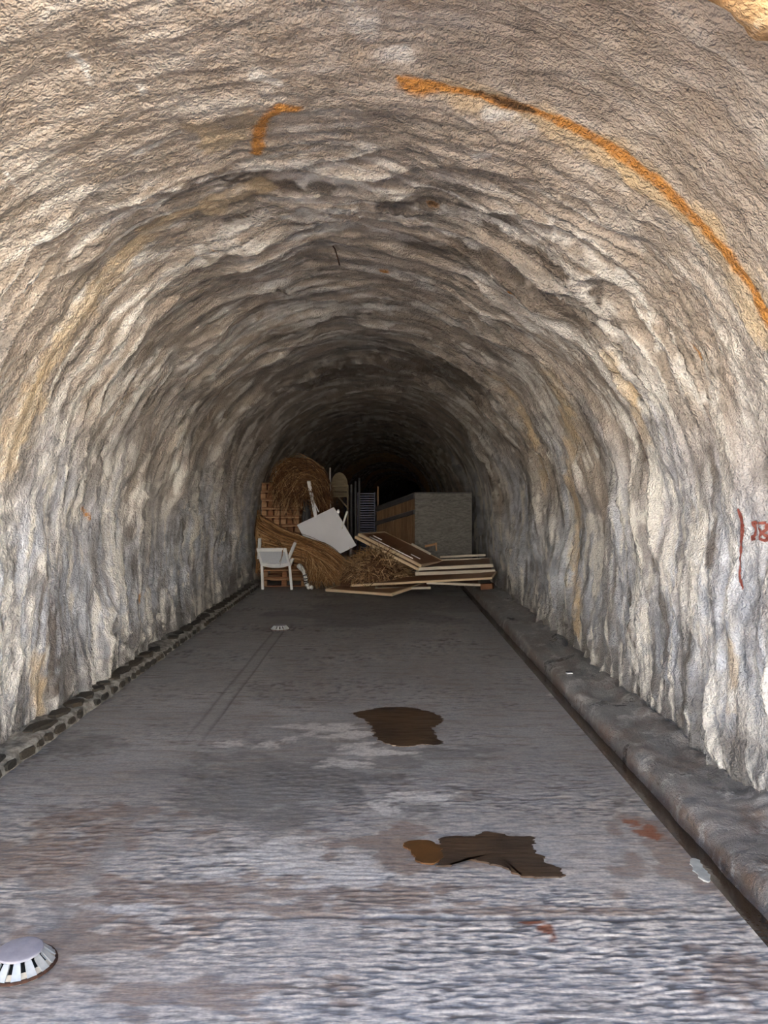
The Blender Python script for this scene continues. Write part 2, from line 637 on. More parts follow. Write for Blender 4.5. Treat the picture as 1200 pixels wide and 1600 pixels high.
nr = m.bump(m.add(n_fin, m.mul(m.noise(m.P, 95.0, 1, 0.6), 0.5)), 1.0, 0.024)
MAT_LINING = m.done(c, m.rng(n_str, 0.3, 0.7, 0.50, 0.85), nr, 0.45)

i1, i2 = int(NS * (LV + 0.55) / LT), int(NS * (LT - LV - 0.55) / LT)
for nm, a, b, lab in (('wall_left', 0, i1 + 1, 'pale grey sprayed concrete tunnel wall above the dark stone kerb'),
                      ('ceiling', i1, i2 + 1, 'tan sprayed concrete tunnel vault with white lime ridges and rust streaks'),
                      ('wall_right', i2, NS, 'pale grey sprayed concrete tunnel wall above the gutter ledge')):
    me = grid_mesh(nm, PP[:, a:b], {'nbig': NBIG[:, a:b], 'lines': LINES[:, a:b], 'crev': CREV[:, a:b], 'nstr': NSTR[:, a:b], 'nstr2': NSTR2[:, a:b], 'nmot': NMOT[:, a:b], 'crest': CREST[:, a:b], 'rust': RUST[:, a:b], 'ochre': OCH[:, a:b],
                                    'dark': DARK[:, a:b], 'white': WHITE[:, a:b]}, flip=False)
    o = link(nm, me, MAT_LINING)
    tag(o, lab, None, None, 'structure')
    if nm == 'wall_right':
        WALL_R = o
    if nm == 'ceiling':
        CEIL = o

# end of the tunnel
ye = rows[-1] - 0.5
me = mesh_py('end', [(TCX - 3 + bend(ye), ye, -0.2), (TCX + 3 + bend(ye), ye, -0.2), (TCX + 3 + bend(ye), ye, 3.8), (TCX - 3 + bend(ye), ye, 3.8)], [(0, 1, 2, 3)])
tag(link('wall_back', me, simple('end_rock', (0.10, 0.08, 0.06), (0.16, 0.13, 0.10), 2.0, 0.9)), 'dark rock face closing the far end of the tunnel', None, None, 'structure')

# ------------------------------------------------------------------ portal: lip and outer rock face
m = Mat('portal_rock')
n1 = m.noise(m.P, 2.2, 6, 0.65, 0.5)
n2 = m.noise(m.P, 18.0, 5, 0.65)
c = m.mix(m.rng(n1, 0.35, 0.65), (0.52, 0.27, 0.10), (0.78, 0.58, 0.34))
c = m.mix(m.rng(n2, 0.5, 0.75), c, (0.85, 0.74, 0.55))
MAT_PORTAL = m.done(c, 0.85, m.bump(m.add(n2, m.noise(m.P, 60, 3)), 0.8, 0.02), 0.3)
ncol = 360
cs = np.linspace(0, LT, ncol)
x, z, nx, nz = profile(cs)
th = np.interp(np.clip(cs - LV, 0, LA), _el_len, _th)
bulge = np.exp(-((th - 2.12) / 0.36) ** 2)
hh, _ = relief(np.full(ncol, MOUTH), cs)
prot = 0.05 + 0.03 * fbm(cs / 0.35, cs * 0 + 2.2, 3, 7) + 0.20 * bulge + 0.018 * fbm(cs / 0.05, cs * 0, 3, 8)
ring = []
for d, dy in ((-0.02, 0.12), (0.6, 0.09), (0.92, 0.05), (1.0, 0.0), (0.97, -0.05), (0.80, -0.10), (0.5, -0.16), (0.0, -0.22)):
    k = hh + prot * d + 0.012 * fbm(cs / 0.09, cs * 0 + dy * 30, 3, 12)
    ring.append(np.stack([x + nx * k, np.full(ncol, MOUTH + dy) + 0.02 * fbm(cs / 0.15, cs * 0 + d * 9, 2, 14), z + nz * k], -1))
for q, off in enumerate(np.concatenate([np.linspace(0.08, 1.2, 14), np.linspace(1.6, 12, 14)])):  # outer face raised high out of view to shade the ground outside
    k = hh * max(0, 1 - off) - off
    bx, bz = x + nx * k, z + nz * k
    bz = np.where(cs < LV, Z0 + cs, np.where(cs > LV + LA, ZS - (cs - LV - LA), bz))
    dep = MOUTH - 0.24 - 0.05 * off + (0.10 + 0.05 * min(off, 3)) * fbm(bx / 0.8, bz / 0.8, 4, 17)
    ring.append(np.stack([bx, dep, bz], -1))
ring = np.array(ring)
tag(link('wall_front', grid_mesh('wall_front', ring), MAT_PORTAL), 'ochre raw rock face and broken lip around the tunnel mouth, unseen height added for shade', None, None, 'structure')

# ------------------------------------------------------------------ floor
FX0, FX1 = -2.40, 1.283
rows_f = [1.3]
while rows_f[-1] < 80:
    rows_f.append(rows_f[-1] + min(0.5, max(0.0055, 0.00085 * rows_f[-1] ** 2)))
rows_f = np.concatenate([np.linspace(-3.0, 1.28, 40), np.array(rows_f)])
cols_f = np.linspace(FX0, FX1, 260)
FY, FX = np.meshgrid(rows_f, cols_f, indexing='ij')
XS = FX + bend(FY)


def ell(lst, seed, rag=0.8):
    out = np.zeros(FY.shape)
    for i, (px, py, rx, ry) in enumerate(lst):
        cx, cy = floor_at(px, py)
        _, ya = floor_at(px, py - ry)
        _, yb = floor_at(px, py + ry)
        RX, RY = rx / FPX * cy, max(0.01, (ya - yb) / 2)
        d = np.hypot((FX - cx) / RX, (FY - cy) / RY) + rag * fbm(FX / (RX * 0.6 + .02), FY / (RY * 0.6 + .02), 3, seed + i)
        out = np.maximum(out, 1 - sstep(0.75, 1.15, d))
    return out


warp = 0.02 * fbm(FX / 0.5, FY / 0.3, 2, 3)
gro = perlin(FX / 0.11, (FY + warp) / 0.019, 4) * 0.8 + 0.55 * perlin(FX / 0.28, (FY + warp) / 0.032, 5) + 1.1 * perlin(FX / 0.045, FY / 0.013, 6)
groamp = np.clip(0.55 + 0.9 * fbm(FX / 0.9, FY / 0.7, 3, 19), 0.12, 1.2)
strip = np.exp(-(np.abs(FX + 1.16 + 0.01 * fbm(FY / 0.3, FY * 0, 2, 2)) / 0.055) ** 4) * sstep(8.9, 8.6, FY) * sstep(2.4, 2.8, FY)
strip *= np.clip(0.65 + 0.9 * fbm(FX * 0, FY / 0.7, 2, 91), 0, 1)
joint_y = 2.71 + 0.012 * fbm(FX / 0.25, FX * 0, 3, 23)
joint = np.exp(-((FY - joint_y) / 0.010) ** 2) * sstep(-0.75, 0.0, FX)
tedge = (np.exp(-((FX + 1.105) / 0.010) ** 2) + np.exp(-((FX + 1.215) / 0.010) ** 2)) * sstep(8.9, 8.5, FY) * sstep(4.2, 5.5, FY)
crack = np.exp(-((FX - (0.20 + 0.04 * fbm(FY / 0.12, FY * 0, 3, 29))) / 0.008) ** 2) * sstep(2.68, 2.72, FY) * sstep(3.12, 3.0, FY)
FZ = 0.0030 * gro * groamp * (1 - 0.8 * strip) - 0.010 * joint - 0.004 * tedge + 0.006 * fbm(FX / 1.0, FY / 1.0, 2, 15)
FZ *= sstep(FX1 + 0.001, FX1 - 0.03, FX) * 0.85 + 0.15
f_white = ell([(880, 1085, 22, 4), (420, 1165, 18, 6), (455, 1158, 14, 4), (540, 1150, 50, 7), (500, 1140, 60, 7), (360, 1165, 22, 5), (600, 1178, 55, 5),
               (530, 1195, 45, 6), (600, 1268, 22, 12), (520, 1372, 75, 28), (420, 1345, 90, 28), (180, 1425, 60, 10),
               (560, 1168, 35, 5), (660, 1250, 50, 9)], 400, 0.9) + 0.8 * crack
f_brown = ell([(100, 1330, 130, 60), (330, 1400, 200, 30), (560, 1410, 150, 25), (150, 1470, 120, 40), (1100, 1340, 110, 60),
               (620, 1330, 110, 30), (300, 1560, 160, 30), (840, 1430, 220, 8), (1150, 1530, 80, 40)], 430, 1.1)
f_dark = ell([(460, 1210, 150, 40), (560, 960, 160, 18), (400, 1250, 130, 45), (660, 1270, 30, 12), (700, 1180, 90, 10), (120, 1165, 60, 14), (640, 940, 150, 14)], 460, 0.9)
f_rust = ell([(838, 1446, 20, 5), (858, 1458, 13, 8), (866, 1470, 7, 7), (1017, 1305, 20, 11), (990, 1290, 12, 5)], 490, 0.7)
drain_y = floor_at(25, 1515)[1]
f_brown = np.maximum(f_brown, np.exp(-(np.abs(np.hypot(FX + 1.163, FY - drain_y - 0.01) - 0.125) / 0.035) ** 2) * 1.0)
me = grid_mesh('floor', np.stack([XS, FY, FZ], -1),
               {'gro': gro * groamp, 'white': np.clip(f_white, 0, 1), 'brown': f_brown, 'dark': f_dark, 'rust': f_rust,
                'strip': strip, 'joint': np.clip(joint + tedge * 0.8, 0, 1)})
m = Mat('brushed_concrete')
gr, wh, br, dk, ru, st, jo = (m.attr(k) for k in ('gro', 'white', 'brown', 'dark', 'rust', 'strip', 'joint'))
n1 = m.noise(m.scale(m.P, (1.0, 1.6, 1)), 1.1, 5, 0.6)
n2 = m.noise(m.scale(m.P, (1, 4.5, 1)), 9.0, 3, 0.75)
n3 = m.noise(m.P, 55.0, 1, 0.7)
n4 = m.noise(m.scale(m.P, (1, 5, 1)), 3.0, 3, 0.7, 0.6)
c = m.mix(m.rng(n1, 0.3, 0.7), (0.245, 0.248, 0.256), (0.38, 0.385, 0.395))
c = m.mix(m.rng(n4, 0.45, 0.7, 0, 0.7), c, (0.19, 0.155, 0.125))
sp2 = m.t.nodes.new('ShaderNodeSeparateXYZ')
m.put(sp2.inputs[0], m.P)
near_pale = m.rng(m.add(sp2.outputs['Y'], m.mul(m.add(n1, -0.5), 2.2)), 4.2, 2.5, 0.20, 1.0)   # groove crests paler towards the mouth
c = m.mix(m.mul(m.rng(m.add(gr, m.mul(m.add(n2, -0.5), 3.2)), -0.55, 0.55), near_pale), c, (0.80, 0.73, 0.65))
c = m.mix(m.rng(gr, -0.20, -0.85, 0, 0.65), c, (0.12, 0.098, 0.080))
c = m.mix(m.mul(br, m.rng(n2, 0.3, 0.7, 0.25, 0.75)), c, (0.23, 0.135, 0.085))
c = m.mix(m.mul(dk, m.rng(n2, 0.3, 0.7, 0.75, 0.4)), c, (0.15, 0.148, 0.145))
c = m.mix(m.mul(st, 0.5), c, (0.34, 0.335, 0.33))
c = m.mix(m.mul(wh, m.rng(n2, 0.25, 0.55, 0.2, 0.85)), c, (0.74, 0.72, 0.69))
c = m.mix(m.mul(ru, 0.9), c, m.mix(n3, (0.16, 0.02, 0.006), (0.42, 0.13, 0.03)))
c = m.mix(m.mul(jo, 0.75), c, (0.07, 0.055, 0.045))
c = m.mix(m.rng(n3, 0.35, 0.7, 0.0, 0.3), c, (0.13, 0.125, 0.12))
nr = m.bump(n2, 0.6, 0.006)
MAT_FLOOR = m.done(c, m.rng(n1, 0.3, 0.7, 0.45, 0.75), nr, 0.5)
tag(link('floor', me, MAT_FLOOR), 'grey broom-finished concrete tunnel floor with scuffs and brown stains', None, None, 'structure')

# open ground in front of the portal; unseen slope added to bounce sunlight in
gx = np.linspace(-60, 60, 61)
gy = np.linspace(-90, MOUTH - 0.2, 61)
GY, GX = np.meshgrid(gy, gx, indexing='ij')
GZ = -0.06 + 9.0 * sstep(-18, -44, GY + 0.10 * np.abs(GX)) + 0.5 * sstep(-16, -30, GY) * fbm(GX / 9, GY / 9, 3, 2)
me = grid_mesh('ground', np.stack([GX, GY, GZ], -1))
tag(link('ground', me, simple('sandy_ground', (0.62, 0.57, 0.50), (0.72, 0.67, 0.60), 0.7, 0.9)), 'sunlit sandy ground in front of the tunnel mouth, with added unseen slope bouncing sunlight', None, None, 'structure')

# ------------------------------------------------------------------ right-hand gutter and ledge
prof = [(1.283, -0.004), (1.283, -0.03), (1.286, -0.055), (1.30, -0.062), (1.34, -0.064), (1.375, -0.062), (1.400, -0.055), (1.408, -0.03),
        (1.412, 0.0), (1.418, 0.025), (1.428, 0.042), (1.445, 0.054), (1.47, 0.060)] + [(1.47 + 0.02 * k, 0.061 + 0.0008 * k) for k in range(1, 30)]
prof = np.array(prof)
arc = np.concatenate([[0], np.cumsum(np.hypot(np.diff(prof[:, 0]), np.diff(prof[:, 1])))])
rows_k = [-0.5]
while rows_k[-1] < 82:
    rows_k.append(rows_k[-1] + min(0.4, max(0.012, 0.0022 * rows_k[-1] ** 2)))
rows_k = np.array(rows_k)
KY, KA = np.meshgrid(rows_k, arc, indexing='ij')
KX = np.interp(KA, arc, prof[:, 0])
KZ = np.interp(KA, arc, prof[:, 1])
act = sstep(1.385, 1.415, KX)
KX = KX + act * (0.016 * fbm(KY / 0.35, KA / 0.4, 3, 51) + 0.006 * fbm(KY / 0.08, KA / 0.05, 2, 53)) + bend(KY)
KZ = KZ + act * (0.012 * fbm(KY / 0.3, KA / 0.3, 3, 57) + 0.009 * fbm(KY / 0.07, KA / 0.09, 3, 59)) + sstep(1.62, 1.78, KX) * 0.05 * (0.6 + fbm(KY / 0.2, KA / 0.2, 2, 67))
k_brown = np.clip(sstep(-0.15, 0.35, fbm(KY / 0.5, KA / 0.25, 3, 63)) * 0.6 + sstep(1.43, 1.40, KX) * 0.9 + sstep(4.6, 3.0, KY) * 0.45, 0, 1)
me = grid_mesh('trim_2', np.stack([KX, KY, KZ], -1), {'brown': k_brown})
m = Mat('wet_ledge_concrete')
n1 = m.noise(m.P, 2.2, 5, 0.6, 0.5)
n2 = m.noise(m.P, 14.0, 5, 0.7)
n3 = m.noise(m.P, 60.0, 3, 0.7)
c = m.mix(m.rng(n1, 0.3, 0.7), (0.17, 0.175, 0.175), (0.38, 0.38, 0.375))
c = m.mix(m.mul(m.attr('brown'), m.rng(n2, 0.25, 0.7, 0.2, 0.8)), c, (0.19, 0.115, 0.075))
c = m.mix(m.rng(m.noise(m.P, 6.0, 5, 0.75), 0.52, 0.66, 0, 0.8), c, (0.56, 0.555, 0.54))
c = m.mix(m.rng(n2, 0.42, 0.28, 0, 0.7), c, (0.08, 0.075, 0.07))
MAT_LEDGE = m.done(c, m.rng(n1, 0.3, 0.7, 0.25, 0.55), m.bump(m.add(n2, m.mul(n3, 0.6)), 0.9, 0.022), 0.5)
tag(link('trim_2', me, MAT_LEDGE), 'rounded damp concrete ledge with an open gutter along the right wall', None, None, 'structure')
m = Mat('gutter_water')
MAT_WATER = m.done((0.060, 0.036, 0.020), m.rng(m.noise(m.P, 5, 2), 0.3, 0.7, 0.05, 0.2), m.bump(m.noise(m.P, 22, 2), 0.10, 0.01), 0.5)
wy = np.linspace(1.0, 32, 200)
wv_ = [(px + bend(y), y, -0.046 + 0.0 * y) for y in wy for px in (1.2835, 1.4040)]
me = mesh_py('gutter_water', wv_ + [(a, b, c_ - 0.02) for a, b, c_ in wv_],
             [(2 * i, 2 * i + 1, 2 * i + 3, 2 * i + 2) for i in range(199)])
tag(link('gutter_water', me, MAT_WATER), 'still dark brown water lying in the gutter along the ledge', 'water', None, 'stuff')

# ------------------------------------------------------------------ object materials
def wood(name, a, b, rough=0.7, vary=0.4, scale=5.0, stretch=(1, 9, 9)):
    return simple(name, a, b, scale, rough, stretch, vary, 0.3, 0.25)


W_PALE = wood('pale_pine', (0.62, 0.47, 0.30), (0.74, 0.60, 0.42), 0.6, 0.25)
W_GREYPINE = wood('weathered_pine', (0.46, 0.42, 0.34), (0.60, 0.55, 0.45), 0.7, 0.3)
W_RED = wood('reddish_pallet_wood', (0.20, 0.085, 0.040), (0.34, 0.165, 0.085), 0.75, 0.55)
W_TANP = wood('tan_pallet_wood', (0.34, 0.19, 0.10), (0.50, 0.31, 0.18), 0.75, 0.6)
W_SHEET = wood('brown_hardboard', (0.17, 0.075, 0.035), (0.26, 0.12, 0.06), 0.45, 0.35, 3.0, (1, 6, 1))
W_PLY = None
m = Mat('grey_plywood')
v = m.scale(m.P, (1.4, 1.0, 5.0))
n1 = m.noise(v, 3.2, 6, 0.65, 2.2)
n2 = m.noise(m.scale(m.P, (3, 3, 26)), 3.0, 3, 0.6, 0.6)
c = m.mix(m.rng(n1, 0.3, 0.7), (0.095, 0.093, 0.084), (0.20, 0.197, 0.18))
c = m.mix(m.rng(n2, 0.5, 0.75, 0, 0.5), c, (0.29, 0.285, 0.27))
MAT_PLY = m.done(c, 0.7, None, 0.3)
W_PLANK = wood('brown_bin_plank', (0.17, 0.098, 0.055), (0.30, 0.185, 0.105), 0.7, 0.5, 6.0, (9, 9, 0.8))
W_DARK = wood('dark_stained_rail', (0.055, 0.055, 0.06), (0.09, 0.088, 0.09), 0.6, 0.2)
W_OLIVE = wood('olive_brown_wood', (0.15, 0.115, 0.065), (0.23, 0.18, 0.11), 0.6, 0.2, 6.0, (1, 1, 6))
MAT_WHITE = simple('white_plastic', (0.80, 0.82, 0.86), (0.88, 0.89, 0.91), 9.0, 0.38, vary=0.0, spec=0.5)
MAT_MESHW = simple('white_sling_fabric', (0.58, 0.62, 0.70), (0.66, 0.70, 0.77), 60.0, 0.7)
MAT_TOP = simple('white_laminate', (0.60, 0.62, 0.68), (0.66, 0.68, 0.74), 2.0, 0.45)
MAT_GREYM = simple('galvanised_metal', (0.40, 0.43, 0.44), (0.58, 0.60, 0.60), 22.0, 0.42, spec=0.5, bump=0.1, metal=0.35)
MAT_CAP = simple('lilac_grey_paint', (0.34, 0.325, 0.37), (0.44, 0.425, 0.46), 14.0, 0.55, bump=0.2)
MAT_BLACK = simple('black_void', (0.008, 0.008, 0.008), (0.014, 0.013, 0.012), 6.0, 0.8)
MAT_BAG = simple('black_sheeting', (0.018, 0.018, 0.02), (0.05, 0.05, 0.055), 7.0, 0.3, bump=0.6)
MAT_BLUE = simple('blue_crate_plastic', (0.008, 0.020, 0.065), (0.014, 0.032, 0.10), 8.0, 0.45)
MAT_RUSTY = simple('dark_rusty_steel', (0.035, 0.018, 0.012), (0.10, 0.04, 0.02), 40.0, 0.8)
MAT_HOSE = simple('milky_plastic_hose', (0.55, 0.58, 0.58), (0.78, 0.80, 0.78), 12.0, 0.35)
m = Mat('dry_palm_thatch')
r = m.attr('rnd')
c = m.mix(m.rng(r, 0.0, 0.75), (0.10, 0.045, 0.018), (0.36, 0.19, 0.080))
c = m.mix(m.rng(r, 0.78, 1.0, 0, 0.9), c, (0.66, 0.47, 0.26))
MAT_STRAW = m.done(c, 0.65, None, 0.35)
m = Mat('dark_palm_thatch')
r = m.attr('rnd')
c = m.mix(m.rng(r, 0.0, 0.8), (0.055, 0.024, 0.010), (0.20, 0.098, 0.040))
c = m.mix(m.rng(r, 0.80, 1.0, 0, 0.95), c, (0.50, 0.33, 0.17))
MAT_STRAWD = m.done(c, 0.65, None, 0.35)
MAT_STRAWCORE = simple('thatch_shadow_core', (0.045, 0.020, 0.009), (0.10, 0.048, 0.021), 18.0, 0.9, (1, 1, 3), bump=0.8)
m = Mat('dry_leaf_litter')
r = m.attr('rnd')
c = m.mix(m.rng(r, 0.0, 0.8), (0.13, 0.072, 0.036), (0.34, 0.21, 0.11))
c = m.mix(m.rng(r, 0.82, 1.0, 0, 0.9), c, (0.55, 0.40, 0.24))
MAT_LEAF = m.done(c, 0.7, None, 0.3)
m = Mat('dark_kerb_stone')
n1 = m.noise(m.P, 11.0, 3, 0.65)
c = m.mix(m.rng(n1, 0.3, 0.7), (0.026, 0.025, 0.021), (0.065, 0.060, 0.050))
c = m.mix(m.mul(m.rnd(), 0.35), c, (0.15, 0.11, 0.07))
MAT_STONE = m.done(c, 0.7, m.bump(n1, 0.5, 0.01), 0.35)
m = Mat('kerb_mortar')
n1 = m.noise(m.P, 16.0, 4, 0.7)
c = m.mix(m.rng(n1, 0.3, 0.7), (0.15, 0.14, 0.12), (0.46, 0.44, 0.39))
MAT_MORTAR = m.done(c, 0.85, m.bump(n1, 0.8, 0.012), 0.3)

# ------------------------------------------------------------------ left stone kerb
KX0 = -2.035
kp = np.array([(KX0, -0.02), (KX0 - 0.003, 0.02), (KX0 - 0.008, 0.048), (KX0 - 0.018, 0.064), (KX0 - 0.05, 0.072)] +
              [(KX0 - 0.05 - 0.03 * k, 0.072 + 0.002 * k) for k in range(1, 11)])
ka = np.concatenate([[0], np.cumsum(np.hypot(np.diff(kp[:, 0]), np.diff(kp[:, 1])))])
kr = np.linspace(1.9, 13.2, 620)
LY, LAA = np.meshgrid(kr, ka, indexing='ij')
LX = np.interp(LAA, ka, kp[:, 0]) + 0.014 * fbm(LY / 0.2, LAA / 0.15, 3, 77)
LZ = np.interp(LAA, ka, kp[:, 1]) + 0.014 * fbm(LY / 0.22, LAA / 0.15, 3, 79) * sstep(0, 0.05, LAA)
kerb = tag(link('trim_1', grid_mesh('trim_1', np.stack([LX, LY, LZ], -1), flip=True), MAT_MORTAR),
           'low kerb of dark flat stones set in pale mortar along the left wall', None, None, 'structure')


def stone_mesh(seed):
    r_ = random.Random(seed)
    n = r_.randint(6, 8)
    bm = bmesh.new()
    out = []
    for k in range(n):
        a = 2 * math.pi * (k + r_.uniform(-0.25, 0.25)) / n
        rad = r_.uniform(0.82, 1.0)
        ca, sa = math.cos(a), math.sin(a)
        q = max(abs(ca), abs(sa))
        out.append((0.5 * rad * ca / q ** 0.6, 0.5 * rad * sa / q ** 0.6))
    top = [bm.verts.new((x * 0.90, y * 0.90, 0.5 + r_.uniform(-0.12, 0.12))) for x, y in out]
    mid = [bm.verts.new((x, y, 0.15)) for x, y in out]
    bot = [bm.verts.new((x, y, -0.5)) for x, y in out]
    bm.faces.new(top)
    for A, B in ((mid, top), (bot, mid)):
        for k in range(n):
            bm.faces.new((A[k], A[(k + 1) % n], B[(k + 1) % n], B[k]))
    bmesh.ops.triangulate(bm, faces=[bm.faces[0]] if False else [])
    me = bpy.data.meshes.new('stone')
    bm.to_mesh(me)
    bm.free()
    me.materials.append(MAT_STONE)
    return me


STONES = [stone_mesh(50 + k) for k in range(9)]
rs = random.Random(4)
y = 2.3
while y < 12.5:
    L = rs.choice([rs.uniform(0.13, 0.22), rs.uniform(0.2, 0.36)])
    if rs.random() > 0.05:
        o = link('stone', rs.choice(STONES), None, kerb)
        dpt = rs.uniform(0.115, 0.16)
        o.location = (KX0 - 0.028 - dpt / 2, y + L / 2, 0.074)
        o.scale = (dpt, L * 0.96, 0.034)
        o.rotation_euler = (rs.uniform(-.05, .05), rs.uniform(-.06, .06), rs.uniform(-.12, .12))
    y += L + rs.uniform(0.012, 0.03)
y = 2.3
while y < 12.5:
    L = rs.uniform(0.075, 0.19)
    if rs.random() > 0.06:
        o = link('stone', rs.choice(STONES), None, kerb)
        hgt = rs.uniform(0.044, 0.058)
        o.location = (KX0 - 0.003, y + L / 2, 0.034)
        o.scale = (hgt, L * 0.92, 0.026)
        o.rotation_euler = (rs.uniform(-.15, .15), R(90) + rs.uniform(-.1, .1) - R(8), 0)
    y += L + rs.uniform(0.014, 0.03)


# ------------------------------------------------------------------ dome floor drains
def ring_mesh(name, prof2, n=40):
    vs, fs = [], []
    k = len(prof2)
    for i in range(n):
        a = 2 * math.pi * i / n
        for r_, z_ in prof2:
            vs.append((r_ * math.cos(a), r_ * math.sin(a), z_))
    for i in range(n):
        j = (i + 1) % n
        for q in range(k - 1):
            fs.append((i * k + q, j * k + q, j * k + q + 1, i * k + q + 1))
    return mesh_py(name, vs, fs, True)


def disc_mesh(name, prof2, n=40):
    me = ring_mesh(name, prof2, n)
    bm = bmesh.new()
    bm.from_mesh(me)
    bm.verts.ensure_lookup_table()
    k = len(prof2)
    bm.faces.new([bm.verts[i * k + k - 1] for i in range(n)])
    bm.to_mesh(me)
    bm.free()
    return me


dr_rim = ring_mesh('rim', [(0.100, 0.0), (0.104, 0.008), (0.110, 0.007), (0.113, 0.0)])
dr_well = disc_mesh('well', [(0.094, 0.003), (0.080, 0.012), (0.058, 0.030), (0.05, 0.031)])
dr_cap = disc_mesh('cap', [(0.060, 0.042), (0.070, 0.043), (0.0715, 0.047), (0.070, 0.0495), (0.066, 0.0505), (0.03, 0.051)])


def fin_mesh(r0, z0, r1, z1, w0, w1, t):
    vs = []
    for dz in (0, -t):
        vs += [(r0, -w0, z0 + dz), (r0, w0, z0 + dz), (r1, w1, z1 + dz), (r1, -w1, z1 + dz)]
    return mesh_py('fin', vs, [(0, 3, 2, 1), (4, 5, 6, 7), (0, 1, 5, 4), (1, 2, 6, 5), (2, 3, 7, 6), (3, 0, 4, 7)])


dr_fin = fin_mesh(0.067, 0.046, 0.107, 0.006, 0.0092, 0.0150, 0.012)
dr_pan = fin_mesh(0.086, 0.019, 0.105, 0.005, 0.0100, 0.0110, 0.006)
dr_rim.materials.append(MAT_RUSTY)
dr_fin.materials.append(MAT_GREYM)
dr_pan.materials.append(simple('tarnished_web', (0.42, 0.37, 0.29), (0.55, 0.50, 0.42), 30.0, 0.6))
dr_cap.materials.append(MAT_CAP)
dr_well.materials.append(MAT_BLACK)
for px, py, lab in ((25, 1515, 'domed metal floor drain with rust halo beside the scuffed pale concrete at the mouth'),
                    (437, 984, 'domed metal floor drain on the dark floor ahead of the white chair')):
    fx, fy = floor_at(px, py)
    t = thing('floor_drain', lab, 'drain', Matrix.Translation((fx, fy, 0.0)))
    link('rim', dr_rim, None, t)
    link('drain_well', dr_well, None, t)
    tag(link('cap', dr_cap, None, t), 'flat lilac grey cap')
    for k in range(14):
        link('fin', dr_fin, None, t).rotation_euler = (0, 0, 2 * math.pi * k / 14 + 0.1)
        link('web', dr_pan, None, t).rotation_euler = (0, 0, 2 * math.pi * (k + 0.5) / 14 + 0.1)


# ------------------------------------------------------------------ wet patches on the floor
def patch(name, outline, z, mat, label, cat, rag=0.012, seed=0, group=None):
    pts = [floor_at(*p) for p in outline]
    P = []
    n = len(pts)
    for i in range(n):
        p_, a, b, q_ = (np.array(pts[(i + k) % n]) for k in (-1, 0, 1, 2))
        for t_ in np.linspace(0, 1, 14, endpoint=False):
            P.append(0.5 * (2 * a + (b - p_) * t_ + (2 * p_ - 5 * a + 4 * b - q_) * t_ ** 2 + (3 * a - p_ - 3 * b + q_) * t_ ** 3))
    P = np.array(P)
    P = P + rag * np.stack([2.2 * fbm(P[:, 0] / 0.06, P[:, 1] / 0.03, 3, seed), 0.8 * fbm(P[:, 0] / 0.05, P[:, 1] / 0.05, 3, seed + 9)], -1)
    cx, cy = P.mean(0)
    vs = [(cx, cy, z)] + [(a, b, z) for a, b in P] + [(cx + (a - cx) * 1.004, cy + (b - cy) * 1.004, -0.004) for a, b in P]
    N = len(P)
    fs = [(0, 1 + i, 1 + (i + 1) % N) for i in range(N)] + [(1 + i, 1 + N + i, 1 + N + (i + 1) % N, 1 + (i + 1) % N) for i in range(N)]
    return tag(link(name, mesh_py(name, vs, fs), mat), label, cat, group)


m = Mat('brown_wet_film')
n1 = m.noise(m.scale(m.P, (1, 9, 1)), 5.0, 3, 0.6)
n2 = m.noise(m.scale(m.P, (1, 1, 1)), 3.0, 3, 0.6)
c = m.mix(m.rng(n2, 0.35, 0.65), (0.060, 0.040, 0.027), (0.105, 0.062, 0.034))
c = m.mix(m.rng(n1, 0.5, 0.7, 0, 0.6), c, (0.035, 0.025, 0.018))
MAT_WET = m.done(c, m.rng(n1, 0.3, 0.7, 0.30, 0.5), m.bump(n1, 0.5, 0.008), 0.4)
MAT_WETRUST = simple('rusty_wet_film', (0.16, 0.072, 0.022), (0.10, 0.048, 0.018), 8.0, 0.4)
patch('puddle', [(553, 1118), (575, 1111), (610, 1107), (650, 1109), (685, 1120), (692, 1131), (676, 1140), (680, 1152), (691, 1166), (660, 1166),
                 (630, 1169), (600, 1163), (585, 1150), (580, 1138), (572, 1128)], 0.0036, MAT_WET,
      'dark brown wet patch fringed with white scuffs on its near side', 'puddle', seed=1)
patch('puddle', [(690, 1318), (705, 1312), (740, 1312), (765, 1306), (800, 1311), (838, 1316), (833, 1330), (850, 1346), (882, 1374), (840, 1377),
                 (805, 1370), (780, 1358), (730, 1348), (712, 1356), (686, 1356)], 0.0036, MAT_WET,
      'dark brown wet patch with an orange rusty end', 'puddle', seed=2)
patch('rust_spot', [(631, 1326), (645, 1319), (672, 1320), (690, 1332), (688, 1352), (660, 1355), (645, 1340)], 0.0044, MAT_WETRUST,
      'round orange-brown rusty wet spot touching a dark wet patch', 'stain', 0.006, 3)
patch('gutter_scum', [(1083, 1350), (1095, 1350), (1108, 1366), (1116, 1382), (1106, 1383), (1090, 1368)], 0.004,
      simple('pale_scum', (0.42, 0.44, 0.42), (0.62, 0.64, 0.60), 20.0, 0.5), 'pale oval lime crust at the edge of the gutter', 'crust', 0.004, 4)

